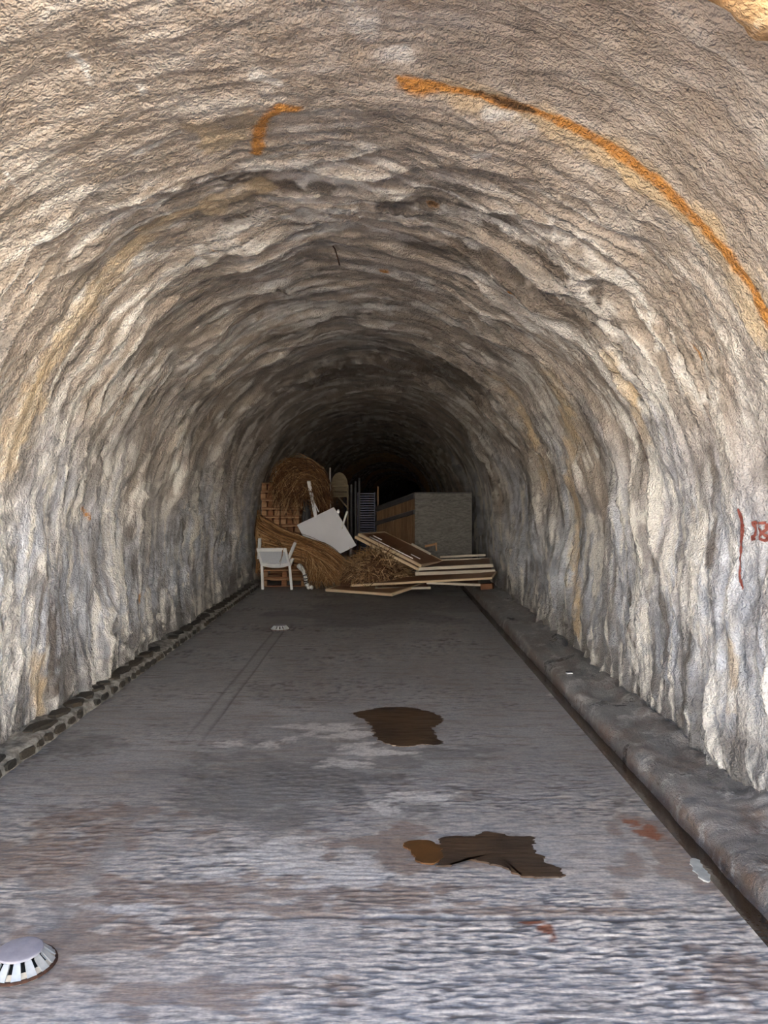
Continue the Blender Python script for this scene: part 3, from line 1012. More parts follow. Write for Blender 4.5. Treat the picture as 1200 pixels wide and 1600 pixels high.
# small scrap on the ledge, wire in the vault
sc_ = thing('litter_scrap', 'small torn black and white scrap lying on the damp ledge', 'litter', Matrix.Translation(at(890, 1044, 6.2).to_tuple()[:2] + (0.072,)))
box('white_side', (0.05, 0.03, 0.006), (0, -0.015, 0.0), MAT_WHITE, sc_, (0.05, 0, 0.2), 0.001)
box('black_side', (0.045, 0.03, 0.012), (0.006, 0.012, 0.004), MAT_BAG, sc_, (-0.1, 0.1, 0.3), 0.001)
yv, sv = wall_at(520, 387)
p0 = Vector(lining(np.array([yv]), np.array([sv]))[0][0])
p1 = at(531, 417, yv)
tag(link('rebar_wire', tube_mesh('rebar_wire', [p0 + Vector((0, 0, 0.05)), p0, p0.lerp(p1, 0.18) + Vector((0.008, 0, 0)), p0.lerp(p1, 0.6) + Vector((0.006, 0, 0)), p1],
                                 0.0045, 6), MAT_RUSTY), 'thin dark bent wire hanging from the tunnel vault', 'wire')

# ------------------------------------------------------------------ red paint marks on the right wall
MAT_PAINT = simple('faded_red_paint', (0.20, 0.045, 0.032), (0.33, 0.11, 0.085), 45.0, 0.75)


def paint(strokes):
    for pts, wpx in strokes:
        ysl = np.array([wall_at(*p) for p in pts])
        seg = np.concatenate([[0], np.cumsum(np.hypot(*np.diff(ysl, axis=0).T))])
        n = max(6, int(seg[-1] / 0.006))
        tt = np.linspace(0, seg[-1], n)
        cy, cs_ = np.interp(tt, seg, ysl[:, 0]), np.interp(tt, seg, ysl[:, 1])
        wy_ = np.interp(tt, seg, np.array(wpx)) * 0.5
        d = np.stack([np.gradient(cy), np.gradient(cs_)], -1)
        d /= np.linalg.norm(d, axis=1, keepdims=True) + 1e-9
        off = np.linspace(-1, 1, 6)
        rag = 1 + 0.35 * perlin(tt / 0.018, tt * 0 + 3.1, 8)
        A = cy[:, None] - d[:, 1:2] * off * (wy_ * rag)[:, None]
        B = cs_[:, None] + d[:, 0:1] * off * (wy_ * rag)[:, None]
        ri = np.interp(A, rows, np.arange(len(rows)))
        ci = np.clip(B / LT * (NS - 1), 0, NS - 1.001)
        r0_, c0_ = np.clip(ri.astype(int), 0, len(rows) - 2), ci.astype(int)
        fr, fc = (ri - r0_)[..., None], (ci - c0_)[..., None]
        P = (PP[r0_, c0_] * (1 - fr) + PP[r0_ + 1, c0_] * fr) * (1 - fc) + (PP[r0_, c0_ + 1] * (1 - fr) + PP[r0_ + 1, c0_ + 1] * fr) * fc
        _, _, nx_, nz_ = profile(B)
        P = P + 0.008 * np.stack([nx_, nx_ * 0 - 0.25, nz_], -1)
        link('painted_mark', grid_mesh('painted_mark', P), MAT_PAINT, WALL_R)


paint([([(1160, 794), (1162, 810), (1163, 826), (1161, 850), (1162, 856), (1159, 876), (1158, 896), (1160, 908), (1161, 922)],
        [0.010, 0.024, 0.028, 0.012, 0.016, 0.011, 0.012, 0.022, 0.008]),
       ([(1176, 817), (1182, 817), (1183.5, 826), (1182, 836), (1178, 843)], [0.016, 0.022, 0.018, 0.02, 0.022]),
       ([(1177, 843), (1184, 842)], [0.012, 0.012]),
       ([(1196, 817), (1191, 817), (1189.5, 824), (1192, 832), (1195.5, 840), (1193, 845), (1189.5, 841), (1191.5, 833), (1196, 827), (1196.5, 818)],
        [0.014] * 10)])

# ------------------------------------------------------------------ pallets
def make_pallet(wx, dy, label, group, mat_a, mat_b):
    t = thing('wooden_pallet', label, 'pallet', None, group)
    H = 0.144
    for k in range(5):
        box('deck_board', (wx, 0.10, 0.022), (0, 0.05 + (dy - 0.10) * k / 4, H - 0.011), mat_a if k % 2 == 0 else mat_b, t)
    for k in range(3):
        x_ = (-wx / 2 + 0.045) + (wx - 0.09) * k / 2
        for j in range(2):
            box('block', (0.085, 0.10, 0.078), (x_, 0.055 + (dy - 0.11) * j, 0.061 + 0.0), mat_b if (k + j) % 2 else mat_a, t)
        box('stringer', (0.07, dy, 0.020), (x_, dy / 2, 0.110), mat_b, t)
    for j in range(2):
        box('bottom_board', (wx, 0.10, 0.020), (0, 0.055 + (dy - 0.11) * j, 0.011), mat_a if j else mat_b, t)
    return t


def dup(root, label=None):
    r_ = root.copy()
    COL.objects.link(r_)
    if label:
        r_['label'] = label
    for ch in list(root.children):
        c_ = ch.copy()
        COL.objects.link(c_)
        c_.parent = r_
    return r_


rp = random.Random(9)


def ordinal(k, n):
    names = ['second', 'third', 'fourth', 'fifth', 'sixth', 'seventh']
    if k == 0:
        return 'bottom pallet'
    if k == n - 1:
        return 'top pallet'
    return names[n - 2 - k] + ' pallet from the top' if n - 2 - k < (n - 1) // 2 else names[k - 1] + ' pallet from the bottom'


wide = make_pallet(0.74, 1.05, 'reddish wooden pallet on the floor under the tipped white chair', 'floor pallets', W_TANP, W_RED)
wide.location = (-1.64, 12.72, 0.0)
w2 = dup(wide, 'reddish wooden pallet carrying the narrow pallet stacks and chair feet')
w2.location = (-1.630, 12.74, 0.1445)
w2.rotation_euler = (0, 0, 0.012)
nar = make_pallet(0.315, 0.70, '', 'pallets of the stack against the left wall', W_TANP, W_RED)
first = True
STK = [(-1.905, 13.02, 10, 'of the bare reddish stack by the left wall', 'pallets of the stack against the left wall'),
       (-1.570, 13.05, 8, 'of the reddish stack under the thatch heap', 'pallets of the thatch-capped stack')]
for sx_, sy_, n, lab, grp in STK:
    for k in range(n):
        o = nar if first else dup(nar)
        first = False
        o['label'], o['group'] = ordinal(k, n) + ' ' + lab, grp
        o.location = (sx_ + rp.uniform(-.012, .012), sy_ + rp.uniform(-.02, .03), 0.2892 + 0.1446 * k)
        o.rotation_euler = (0, 0, rp.uniform(-.03, .03))
for k in range(9):
    o = dup(nar, ordinal(k, 9) + ' of the shaded reddish stack behind the white tabletop')
    o['group'] = 'pallets of the shaded stack'
    o.location = (-1.12 + rp.uniform(-.01, .01), 13.55 + rp.uniform(-.02, .02), 0.001 + 0.1446 * k)
    o.rotation_euler = (0, 0, rp.uniform(-.04, .04))


# ------------------------------------------------------------------ thatch
def blob_mesh(name, centre, rad, seed, amp=0.25, sub=4, floor_z=None):
    bm = bmesh.new()
    bmesh.ops.create_icosphere(bm, subdivisions=sub, radius=1.0)
    co = np.array([v.co[:] for v in bm.verts])
    d = 1 + amp * (fbm(co[:, 0] * 2 + co[:, 2], co[:, 1] * 2 - co[:, 2] * 1.3, 3, seed))
    co = co * d[:, None] * np.array(rad) + np.array(centre)
    if floor_z is not None:
        co[:, 2] = np.maximum(co[:, 2], floor_z)
    for v, p in zip(bm.verts, co):
        v.co = p
    me = bpy.data.meshes.new(name)
    bm.to_mesh(me)
    bm.free()
    me.shade_smooth()
    return me


def resample(pts, n):
    pts = np.array(pts, float)
    seg = np.concatenate([[0], np.cumsum(np.linalg.norm(np.diff(pts, axis=0), axis=1))])
    t_ = np.linspace(0, seg[-1], n)
    out = np.stack([np.interp(t_, seg, pts[:, k]) for k in range(3)], -1)
    for _ in range(3):
        out[1:-1] = 0.25 * out[:-2] + 0.5 * out[1:-1] + 0.25 * out[2:]
    return out


def comb(guides, N, n=14, jit=0.03, lo=(0.0, 0.35), hi=(0.65, 1.0), droop=0.0, edge=0.5):
    """strands running between neighbouring guide polylines"""
    G = np.array([resample(g, 40) for g in guides])
    u = rng.random(N) * (len(G) - 1)
    i = np.minimum(u.astype(int), len(G) - 2)
    f = (u - i)[:, None, None]
    full = G[i] * (1 - f) + G[i + 1] * f
    a = lo[0] + (lo[1] - lo[0]) * rng.random(N)
    b = hi[0] + (hi[1] - hi[0]) * rng.random(N)
    t_ = a[:, None] + (b - a)[:, None] * np.linspace(0, 1, n)[None]
    k = t_ * 39
    k0 = np.clip(k.astype(int), 0, 38)
    fr = (k - k0)[..., None]
    r_ = np.arange(N)[:, None]
    P = full[r_, k0] * (1 - fr) + full[r_, k0 + 1] * fr
    ph = rng.random((N, 1, 3)) * 6.28
    tt = np.linspace(0, 1, n)[None, :, None]
    P = P + rng.normal(size=(N, 1, 3)) * jit + jit * 1.3 * np.sin(tt * (3 + 3 * rng.random((N, 1, 1))) + ph) * (0.3 + tt)
    P[..., 2] -= droop * (np.linspace(0, 1, n)[None] ** 2) * rng.random((N, 1))
    P[..., 2] = np.maximum(P[..., 2], 0.012)
    P[..., 0] = np.maximum(P[..., 0], -2.09 + 0.05 * rng.random((N, 1)))
    return P


def g(*pts):
    return [tuple(at(*p)) for p in pts]


# upper heap on the pallets
t = thing('thatch_bundle', 'brown palm thatch heaped on top of the pallets and hanging down beside the white post', 'thatch', None)
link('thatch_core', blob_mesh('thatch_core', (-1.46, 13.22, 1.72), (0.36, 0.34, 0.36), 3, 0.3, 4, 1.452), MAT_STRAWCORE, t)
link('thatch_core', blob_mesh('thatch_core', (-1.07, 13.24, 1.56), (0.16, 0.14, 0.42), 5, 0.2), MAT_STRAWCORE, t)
c1 = comb([g((505, 760, 12.8), (490, 735, 12.7), (462, 722, 12.7), (438, 735, 12.65), (429, 760, 12.65), (430, 782, 12.7)),
           g((500, 750, 12.8), (480, 742, 12.6), (460, 738, 12.55), (445, 752, 12.5), (438, 772, 12.5), (440, 792, 12.5)),
           g((485, 745, 12.7), (475, 752, 12.55), (466, 762, 12.5), (460, 775, 12.5), (456, 790, 12.5), (455, 802, 12.5))], 800, 14, 0.055, (0, 0.6), (0.4, 1.0))
c2 = comb([g((440, 728, 12.8), (460, 719, 12.8), (482, 720, 12.8), (500, 738, 12.8), (510, 765, 12.95), (518, 797, 13.15)),
           g((445, 738, 12.7), (465, 728, 12.65), (484, 734, 12.65), (496, 755, 12.7), (502, 776, 12.95), (507, 797, 13.15)),
           g((455, 752, 12.7), (470, 745, 12.6), (480, 750, 12.65), (487, 766, 12.8), (490, 783, 13.0), (492, 798, 13.2))], 900, 14, 0.034, (0, 0.5), (0.5, 1.0))
c3 = comb([g((470, 735, 12.6), (452, 750, 12.45), (436, 775, 12.5)), g((470, 745, 12.6), (470, 770, 12.5), (464, 800, 12.55)),
           g((475, 745, 12.6), (485, 765, 12.45), (495, 785, 12.5))], 150, 10, 0.05)
o = link('strands', strands_mesh('strands', np.concatenate([c1, c2]), 0.0065, 0.003), MAT_STRAWD, t)
tag(o, None, None, None, 'stuff')
o = link('loose_strands', strands_mesh('loose_strands', c3, 0.0055, 0.002), MAT_STRAWD, t)
tag(o, None, None, None, 'stuff')

# front bundle sweeping over the chair
t = thing('thatch_bundle', 'long combed tan palm thatch sweeping over the white chair to the floor', 'thatch', None)
spine = resample(g((405, 806, 12.88), (412, 842, 12.80), (436, 858, 12.72), (470, 866, 12.56), (502, 878, 12.44), (528, 900, 12.38)), 26)
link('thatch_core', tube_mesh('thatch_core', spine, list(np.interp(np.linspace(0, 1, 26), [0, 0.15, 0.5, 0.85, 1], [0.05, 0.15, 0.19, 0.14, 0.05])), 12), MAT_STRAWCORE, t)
c1 = comb([g((392, 796, 12.85), (410, 812, 12.72), (440, 831, 12.60), (474, 843, 12.44), (512, 858, 12.32), (540, 882, 12.28), (560, 910, 12.28)),
           g((390, 815, 12.80), (412, 828, 12.64), (445, 846, 12.50), (482, 856, 12.36), (513, 872, 12.26), (538, 894, 12.22), (552, 914, 12.22)),
           g((390, 840, 12.76), (412, 846, 12.58), (445, 856, 12.46), (482, 864, 12.40), (508, 882, 12.34), (526, 900, 12.30), (535, 914, 12.30)),
           g((392, 862, 12.72), (415, 860, 12.56), (445, 868, 12.44), (478, 876, 12.40), (498, 890, 12.36), (510, 906, 12.32), (515, 917, 12.32))], 2100, 16, 0.024)
c2 = comb([g((392, 790, 12.85), (395, 820, 12.75), (396, 850, 12.70), (395, 885, 12.66)),
           g((400, 815, 12.75), (408, 845, 12.62), (407, 870, 12.58), (403, 898, 12.56)),
           g((420, 835, 12.65), (420, 850, 12.55), (414, 872, 12.54), (408, 895, 12.54))], 420, 16, 0.024)
c3 = comb([g((470, 850, 12.45), (478, 870, 12.38), (484, 895, 12.36), (480, 920, 12.34)),
           g((490, 858, 12.42), (500, 880, 12.34), (505, 900, 12.32), (500, 920, 12.32)),
           g((505, 862, 12.42), (525, 880, 12.34), (540, 902, 12.30), (550, 917, 12.28))], 420, 12, 0.045)
c4 = comb([g((425, 842, 12.5), (434, 856, 11.86), (436, 872, 11.88), (440, 890, 12.05)), g((440, 845, 12.5), (445, 857, 11.86), (440, 872, 11.88), (434, 880, 11.95))], 5, 12, 0.012, (0, .1), (.8, 1))
o = link('strands', strands_mesh('strands', np.concatenate([c1, c2]), 0.0060, 0.0030), MAT_STRAW, t)
tag(o, None, None, None, 'stuff')
o = link('loose_strands', strands_mesh('loose_strands', np.concatenate([c3, c4]), 0.0055, 0.0025), MAT_STRAW, t)
tag(o, None, None, None, 'stuff')

# loose leaf pile between the panels
t = thing('leaf_pile', 'loose heap of dry brown palm leaves between the white panel and the framed boards', 'leaves', None)
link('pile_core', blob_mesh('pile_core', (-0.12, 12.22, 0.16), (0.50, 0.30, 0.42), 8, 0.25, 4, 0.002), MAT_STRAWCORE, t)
N = 1500
ct = rng.random(N)
az = rng.random(N) * 2 * np.pi
el = np.arccos(1 - rng.random(N) * 0.95)
base = np.stack([-0.12 + 0.50 * np.sin(el) * np.cos(az), 12.18 + 0.30 * np.sin(el) * np.sin(az), 0.16 + 0.46 * np.cos(el)], -1)
cl = np.array([[-0.35, 11.85, 0.45], [-0.02, 11.8, 0.40], [0.20, 11.85, 0.25], [-0.25, 11.8, 0.25]])[rng.integers(0, 4, N)]
d = base - (cl + rng.normal(size=(N, 3)) * 0.05)
d = d / np.linalg.norm(d, axis=1, keepdims=True) + rng.normal(size=(N, 3)) * 0.7
d /= np.linalg.norm(d, axis=1, keepdims=True)
L = (0.08 + 0.20 * rng.random(N))[:, None, None]
tt = np.linspace(0, 1, 7)[None, :, None]
P = base[:, None] + d[:, None] * L * tt + np.array([0, 0, -0.10]) * tt ** 2 * rng.random((N, 1, 1))
P[..., 2] = np.maximum(P[..., 2], 0.02)
o = link('leaves', strands_mesh('leaves', P, 0.008, 0.002), MAT_LEAF, t)
tag(o, None, None, None, 'stuff')

# ------------------------------------------------------------------ white chair tipped back against the pallets
fx_, fy_ = floor_at(433.5, 921)
ch = thing('armchair', 'white plastic garden armchair tipped back, front feet up on the pallets', 'chair',
           Matrix.Translation((fx_, fy_, 0.03)) @ Matrix.Rotation(-0.04, 4, 'Z') @ Matrix.Rotation(R(31), 4, 'X'))
for sgn in (-1, 1):
    bar('leg', (sgn * 0.235, -0.05, 0.0), (sgn * 0.222, 0.05, 0.42), 0.040, 0.032, MAT_WHITE, ch)
    bar('leg', (sgn * 0.315, 0.50, 0.0), (sgn * 0.305, 0.45, 0.63), 0.040, 0.032, MAT_WHITE, ch)
    bar('arm', (sgn * 0.305, 0.47, 0.635), (sgn * 0.235, -0.04, 0.60), 0.052, 0.024, MAT_WHITE, ch)
    bar('backrest_post', (sgn * 0.222, 0.05, 0.40), (sgn * 0.215, -0.105, 0.82), 0.036, 0.030, MAT_WHITE, ch)
    bar('seat_rail', (sgn * 0.225, 0.05, 0.40), (sgn * 0.295, 0.47, 0.42), 0.036, 0.034, MAT_WHITE, ch)
bar('top_rail', (-0.232, -0.108, 0.82), (0.232, -0.108, 0.82), 0.034, 0.052, MAT_WHITE, ch)
pts = [(x_, 0.030 - 0.020 * (1 - (x_ / 0.22) ** 2), 0.455 - 0.03 * (1 - (x_ / 0.22) ** 2)) for x_ in np.linspace(-0.22, 0.22, 9)]
vs, fs = [], []
for p in pts:
    vs += [(p[0], p[1] - 0.016, p[2] - 0.030), (p[0], p[1] + 0.016, p[2] - 0.030), (p[0], p[1] + 0.004, p[2] + 0.042), (p[0], p[1] - 0.028, p[2] + 0.042)]
for i in range(8):
    for k in range(4):
        fs.append((i * 4 + k, i * 4 + (k + 1) % 4, i * 4 + 4 + (k + 1) % 4, i * 4 + 4 + k))
fs += [(0, 1, 2, 3), (35, 34, 33, 32)]
link('lower_rail', mesh_py('lower_rail', vs, fs), MAT_WHITE, ch)
P = np.array([[(x_, 0.035 + (-0.105 - 0.035) * q + 0.018 * (1 - (x_ / 0.22) ** 2), 0.45 + 0.37 * q) for x_ in np.linspace(-0.212, 0.212, 9)] for q in np.linspace(0, 1, 6)])
P2 = np.concatenate([P, P[::-1] + np.array([0, 0.008, 0.0]), P[:1]])
o = link('backrest', grid_mesh('backrest', P2, flip=True), MAT_MESHW, ch)
tag(o, 'pale grey woven back panel')
P = np.array([[(x_ * (1 + 0.3 * q), 0.05 + 0.42 * q, 0.405 + 0.015 * q - 0.02 * (1 - (x_ / 0.22) ** 2)) for x_ in np.linspace(-0.21, 0.21, 9)] for q in np.linspace(0, 1, 6)])
P2 = np.concatenate([P, P[::-1] + np.array([0, 0, -0.012]), P[:1]])
link('seat', grid_mesh('seat', P2), MAT_MESHW, ch)

# milky hose beside the chair
hp = resample(g((467, 884, 12.40), (474, 892, 12.28), (477, 902, 12.25), (478, 911, 12.27), (481, 918, 12.24), (488, 918, 12.20)), 60)
hp[:, 2] = np.maximum(hp[:, 2], 0.034)
hr = 0.030 + 0.005 * np.sin(np.linspace(0, 60, 60)) + 0.012 * sstep(0.35, 0.0, np.linspace(0, 1, 60))
hose = thing('plastic_hose', 'milky ribbed plastic hose curling to the floor beside the white chair', 'hose')
link('tube', tube_mesh('tube', hp, list(hr), 10), MAT_HOSE, hose)
for k in (26, 31, 36, 41):
    link('clamp_ring', tube_mesh('clamp_ring', [hp[k], hp[k + 1], hp[k + 2]], 0.039, 10), MAT_BAG, hose)

# ------------------------------------------------------------------ overturned white table
A = at(522, 792, 12.98)
B = at(465, 822, 12.80)
C = at(557, 852, 12.68)
u = (C - A)
v = (B - A)
Lu, Lv = u.length, v.length
u.normalize()
v = (v - u * v.dot(u)).normalized()
nrm = u.cross(v).normalized()
if nrm.y > 0:
    nrm = -nrm
M = Matrix((u, v, nrm)).transposed().to_4x4()
if M.determinant() < 0:
    M = Matrix((v, u, nrm)).transposed().to_4x4()
    Lu, Lv = Lv, Lu
M.translation = A
tb = thing('cafe_table', 'white square table tipped on edge with its plain top facing the tunnel mouth', 'table', M)
box('tabletop', (Lu, Lv, 0.028), (Lu / 2, Lv / 2, -0.014), MAT_TOP, tb, (0, 0, 0), 0.006)
box('apron', (Lu - 0.10, Lv - 0.10, 0.05), (Lu / 2, Lv / 2, -0.053), MAT_WHITE, tb)
for qx in (0.07, Lu - 0.07):
    for qy in (0.07, Lv - 0.07):
        bar('leg', (qx, qy, -0.05), (qx, qy, -0.55), 0.035, 0.035, MAT_WHITE, tb)

# white posts poking up behind the table
lp = thing('leaning_post', 'white painted post leaning upright before the hanging thatch', 'post')
bar('post', at(482.5, 752, 12.42), at(493.5, 808, 12.84), 0.055, 0.035, MAT_WHITE, lp)
bar('brace', at(489, 781, 12.62), at(498, 800, 12.80), 0.016, 0.016, MAT_WHITE, lp)
tag(bar('broken_slat', at(542.5, 799, 12.95), at(534, 826, 12.8), 0.035, 0.02, MAT_HOSE), 'short pale slat sticking up right of the white tabletop', 'slat')
kb = thing('knobbed_rod', 'small white knob on a rod beside the top corner of the white table', 'knob')
link('rod', tube_mesh('rod', [at(532, 830, 12.95), at(528.5, 800, 12.95)], 0.010, 8), MAT_WHITE, kb)
link('knob', blob_mesh('knob', at(528.5, 799, 12.95), (0.028, 0.028, 0.034), 2, 0.05, 2), MAT_WHITE, kb)
tag(link('black_sheeting', blob_mesh('black_sheeting', (-1.315, 13.18, 0.88), (0.07, 0.10, 0.62), 21, 0.4), MAT_BAG),
    'crumpled black plastic sheeting squeezed between two pallet stacks', 'sheeting')

# ------------------------------------------------------------------ sloped-lid storage bin
BA = Vector((0.555, 13.28, 0))
BB = Vector((1.60, 13.78, 0))
BD = Vector((-0.125, 14.65, 0))
bn = thing('storage_bin', 'big sloped-top wooden bin with grey plywood front and planked side', 'bin')
ZB, ZT, ZL = 0.11, 1.557, 1.29
fd = (BB - BA)
fl = fd.length
fd.normalize()
inw = Vector((-fd.y, fd.x, 0))
Mf = Matrix((fd, inw, Vector((0, 0, 1)))).transposed().to_4x4()
o = box('plywood_front', (fl, 0.02, ZT - ZB), (0, 0, 0), MAT_PLY, bn)
o.location = BA.lerp(BB, 0.5) + Vector((0, 0, (ZT + ZB) / 2))
o.rotation_euler = Mf.to_euler()
sd = BD - BA
sl = sd.length
sd.normalize()
nin = Vector((sd.y, -sd.x, 0))
if nin.dot(fd) < 0:
    nin = -nin
npk = 11
for k in range(npk):
    a, b = (k + 0.04) / npk, (k + 0.96) / npk
    vs = []
    for dn in (0.012, 0.032):
        for q, top in ((a, 0), (b, 0), (b, 1), (a, 1)):
            p = BA + sd * (0.012 + (sl - 0.012) * q) + nin * dn
            vs.append((p.x, p.y, (ZT + (ZL - ZT) * q - 0.03) if top else ZB))
    me = mesh_py('plank', vs, [(0, 1, 2, 3), (7, 6, 5, 4), (0, 4, 5, 1), (1, 5, 6, 2), (2, 6, 7, 3), (3, 7, 4, 0)])
    link('plank', me, W_PLANK, bn)


def slope_rail(name, dz, hgt, mat):
    p, q = BA + sd * 0.0 - nin * 0.012, BD - nin * 0.012
    bar(name, (p.x, p.y, ZT + dz), (q.x, q.y, ZL + dz * 0.95), 0.03, hgt, mat, bn)


slope_rail('top_rail', -0.045, 0.085, W_DARK)
slope_rail('cross_rail', -0.32, 0.075, W_DARK)
slope_rail('bottom_rail', -1.33, 0.08, W_DARK)
p4 = BD + fd * fl
vs = [(BA.x, BA.y, ZT), (BB.x, BB.y, ZT), (p4.x, p4.y, ZL), (BD.x, BD.y, ZL)]
link('lid', mesh_py('lid', vs + [(a, b, c_ + 0.02) for a, b, c_ in vs], [(0, 3, 2, 1), (4, 5, 6, 7), (0, 1, 5, 4), (1, 2, 6, 5), (2, 3, 7, 6), (3, 0, 4, 7)]), W_DARK, bn)
vs = [(BB.x, BB.y, ZB), (p4.x, p4.y, ZB), (p4.x, p4.y, ZL), (BB.x, BB.y, ZT)]
link('side_panel', mesh_py('side_panel', vs + [(a - 0.02, b, c_) for a, b, c_ in vs], [(0, 1, 2, 3), (7, 6, 5, 4), (0, 4, 5, 1), (1, 5, 6, 2), (2, 6, 7, 3), (3, 7, 4, 0)]), MAT_PLY, bn)
bar('runner', (BA.x + 0.05, BA.y + 0.08, 0.055), (BD.x + 0.05, BD.y, 0.055), 0.09, 0.11, W_DARK, bn)
bar('runner', (BA.x + 0.5, BA.y + 0.35, 0.055), (BD.x + 0.5, BD.y + 0.25, 0.055), 0.09, 0.11, W_DARK, bn)


# ------------------------------------------------------------------ framed hardboard panels
def framed(label, O, e1, e2, th=0.042, bw=0.045, mat_b=None, mid=True, group=None, name='framed_panel', sheet_low=0.30):
    mat_b = mat_b or W_PALE
    O, e1, e2 = Vector(O), Vector(e1), Vector(e2)
    a, b = e1.length, e2.length
    x_ = e1.normalized()
    y_ = (e2 - x_ * e2.dot(x_)).normalized()
    z_ = x_.cross(y_)
    Mx = Matrix((x_, y_, z_)).transposed().to_4x4()
    Mx.translation = O
    t_ = thing(name, label, 'panel', Mx, group)
    s_ = 1 if z_.z > 0 else -1
    box('sheet', (a - 0.01, b - 0.01, 0.010), (a / 2, b / 2, s_ * th * sheet_low), W_SHEET, t_, (0, 0, 0), 0.001)
    for yy in (bw / 2, b - bw / 2):
        box('batten', (a, bw, th), (a / 2, yy, 0), mat_b, t_)
    for xx in (bw / 2, a - bw / 2):
        box('batten', (bw, b - 2 * bw, th), (xx, b / 2, 0), mat_b, t_)
    if mid:
        box('batten', (bw, b - 2 * bw, th * 0.6), (a / 2, b / 2, -s_ * th * 0.2), mat_b, t_)
    return t_


Cc = at(596, 836, 13.15)
ea = Vector((-0.60, -1.02, -0.02)).normalized() * 0.80
eb = (at(692, 884, 12.5) - Cc)
framed('brown pale-framed board sloping over the leaf heap, underneath its twin', Cc, eb, ea, group=None)
up_ = Vector((0.33, -0.19, 0.95)).normalized()
framed('brown pale-framed board sloping over the leaf heap, on top of its twin', Cc + up_ * 0.048 + Vector((0.03, 0.02, 0.0)), eb * 1.0, ea * 0.98)
F2 = Vector(at(549, 915.5, 11.95))
G2 = Vector(at(769, 903.8, 11.20))
framed('long brown framed board tilted across the pile, its pale edge reaching the right wall', F2, G2 - F2, Vector((0.33, 0.92, 0.115)).normalized() * 0.42, 0.034, 0.022)
F3 = Vector(at(508, 922.5, 11.85))
G3 = Vector(at(613, 930, 11.22))
framed('brown framed board lowest of the pile, its corner on the floor toward the drain', F3, G3 - F3, Vector((0.66, 1.0, 0.085)).normalized() * 1.2, 0.040, 0.045)
F4 = Vector(at(673, 919, 11.70))
framed('short framed board whose pale end pokes out beneath the long tilted board', F4, Vector((-0.85, 0.02, -0.02)), Vector((0.35, 0.94, 0.05)) * 0.85, 0.036, 0.04, W_GREYPINE)
F5 = Vector(at(751, 914.5, 11.45))
framed('greyish framed board over the gutter end, beneath the long tilted board', F5, Vector((-0.80, 0.10, 0.02)), Vector((0.20, 0.9, 0.05)) * 0.8, 0.036, 0.04, W_GREYPINE)
F6 = Vector(at(649, 897, 11.75))
framed('pale-edged framed board lying flat against the right wall, lower of two', F6, Vector(at(774, 892.5, 11.62)) - F6, Vector((0.0, 0.8, 0.03)), 0.050, 0.05, W_GREYPINE)
F7 = Vector(at(652, 889.5, 11.85))
framed('pale-edged framed board lying flat against the right wall, upper of two', F7, Vector(at(771, 883.7, 11.70)) - F7, Vector((0.0, 0.8, 0.03)), 0.050, 0.05, W_GREYPINE)
tag(bar('wooden_plank', at(688, 870.5, 12.55), at(759, 867, 12.45), 0.06, 0.034, W_GREYPINE), 'grey plank lying before the plywood front of the bin', 'plank')
tag(bar('wooden_plank', at(680, 876, 12.58), at(752, 873.5, 12.45), 0.06, 0.03, W_GREYPINE), 'dull plank directly beneath the grey plank before the bin', 'plank')
tag(bar('timber_offcut', at(643.5, 850, 12.85), at(673, 866, 12.62), 0.03, 0.035, W_GREYPINE), 'short pale slat leaning on the sloping framed boards', 'slat')
of = thing('corner_offcut', 'small tan L-shaped timber offcut leaning on the bin front', 'offcut')
bar('upright', at(681, 848, 13.0), at(682, 861, 12.95), 0.02, 0.045, W_TANP, of)
bar('arm', at(683, 849.5, 13.0), at(664, 854, 12.95), 0.02, 0.04, W_TANP, of)
tag(bar('timber_block', at(752, 917, 11.62), at(771, 916, 11.55), 0.10, 0.085, W_RED), 'reddish timber block on the ledge beneath the pile of boards', 'block')
for fa, t0, t1, lab in ((0.90, 0.12, 0.80, 'long thin white rod lying along the sloping framed board'),
                        (0.72, 0.10, 0.24, 'very short thin white rod high on the sloping framed board'),
                        (0.70, 0.70, 0.84, 'short thin white rod low on the sloping framed board')):
    p, q = (Cc + ea * fa + eb * t_ + up_ * 0.082 + Vector((0.03, 0.02, 0)) for t_ in (t0, t1))
    tag(link('white_rod', tube_mesh('white_rod', [p, q], 0.008, 6), MAT_WHITE), lab, 'rod')

# ------------------------------------------------------------------ things stored deeper in the tunnel
tag(link('thin_pole', tube_mesh('thin_pole', [(-1.03, 15.0, 0), tuple(at(516, 731, 15.0))], 0.016, 8), MAT_HOSE), 'thin pale pole standing behind the hanging thatch', 'pole')
hb = thing('arched_stand', 'olive-brown wooden stand with round-arched top behind the pale pole', 'stand', Matrix.Translation((-0.875, 15.55, 0)))
bm = bmesh.new()
ring_ = [bm.verts.new((0.165 * math.cos(a), -0.012, 1.74 + 0.25 * math.sin(a))) for a in np.linspace(0, math.pi, 15)]
f_ = bm.faces.new(ring_)
r_ = bmesh.ops.extrude_face_region(bm, geom=[f_])
bmesh.ops.translate(bm, vec=(0, 0.024, 0), verts=[e for e in r_['geom'] if isinstance(e, bmesh.types.BMVert)])
me = bpy.data.meshes.new('arched_top')
bm.to_mesh(me)
bm.free()
link('arched_top', me, W_OLIVE, hb)
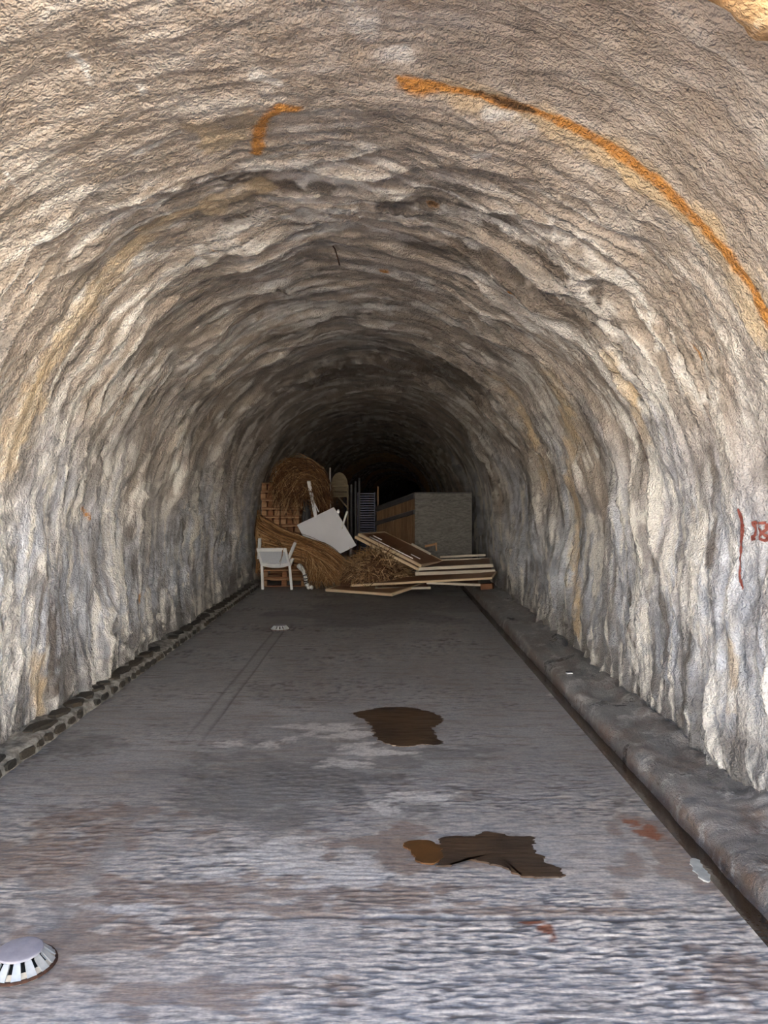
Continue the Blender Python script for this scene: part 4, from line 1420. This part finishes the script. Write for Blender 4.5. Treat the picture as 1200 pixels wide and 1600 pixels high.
box('cross_board', (0.33, 0.03, 0.035), (0, -0.01, 1.725), W_OLIVE, hb)
box('cross_board', (0.33, 0.03, 0.10), (0, 0, 1.65), W_OLIVE, hb)
box('cross_board', (0.33, 0.03, 0.10), (0, 0, 1.54), W_OLIVE, hb)
for s_ in (-1, 1):
    box('leg', (0.035, 0.035, 1.74), (s_ * 0.165, 0.02, 0.87), W_OLIVE, hb)
bar('brace', (0.16, 0.0, 1.28), (-0.02, 0.0, 1.49), 0.02, 0.03, W_OLIVE, hb)
crate = thing('plastic_crate', 'blue slatted plastic crate in the stack deep in the tunnel', 'crate', None, 'stacked blue crates')
for k in range(5):
    box('slat', (0.40, 0.012, 0.030), (0, -0.14, 0.028 + 0.052 * k), MAT_BLUE, crate)
    box('slat', (0.40, 0.012, 0.030), (0, 0.14, 0.028 + 0.052 * k), MAT_BLUE, crate)
for s_ in (-1, 1):
    box('side', (0.012, 0.28, 0.25), (s_ * 0.194, 0, 0.135), MAT_BLUE, crate)
    for q in (-1, 1):
        box('corner_post', (0.03, 0.03, 0.265), (s_ * 0.185, q * 0.13, 0.1325), MAT_BLUE, crate)
box('base', (0.38, 0.27, 0.012), (0, 0, 0.012), MAT_BLUE, crate)
for k in range(6):
    o = crate if k == 0 else dup(crate)
    o['label'] = ordinal(k, 6).replace('pallet', 'blue slatted crate') + ' of the stack deep in the tunnel'
    o.location = (-0.36, 17.0, 0.001 + 0.2655 * k)
    o.rotation_euler = (0, 0, 0.03 * (-1) ** k)
tag(bar('standing_board', at(590.5, 792 + 62, 16.2) + Vector((0, 0, -0.2)), at(590.5, 760, 16.2), 0.03, 0.055, W_TANP), 'tan upright board beside the blue crates', 'board')
for px, top, lab in ((549, 757, 'short grey upright batten left of the blue crates'), (555.5, 752, 'middle grey upright batten left of the blue crates'), (561.5, 747, 'tallest grey upright batten against the blue crates')):
    a = at(px, top, 16.6)
    tag(bar('grey_batten', (a.x, a.y, 0), (a.x, a.y, a.z), 0.04, 0.035, W_DARK), lab, 'batten')
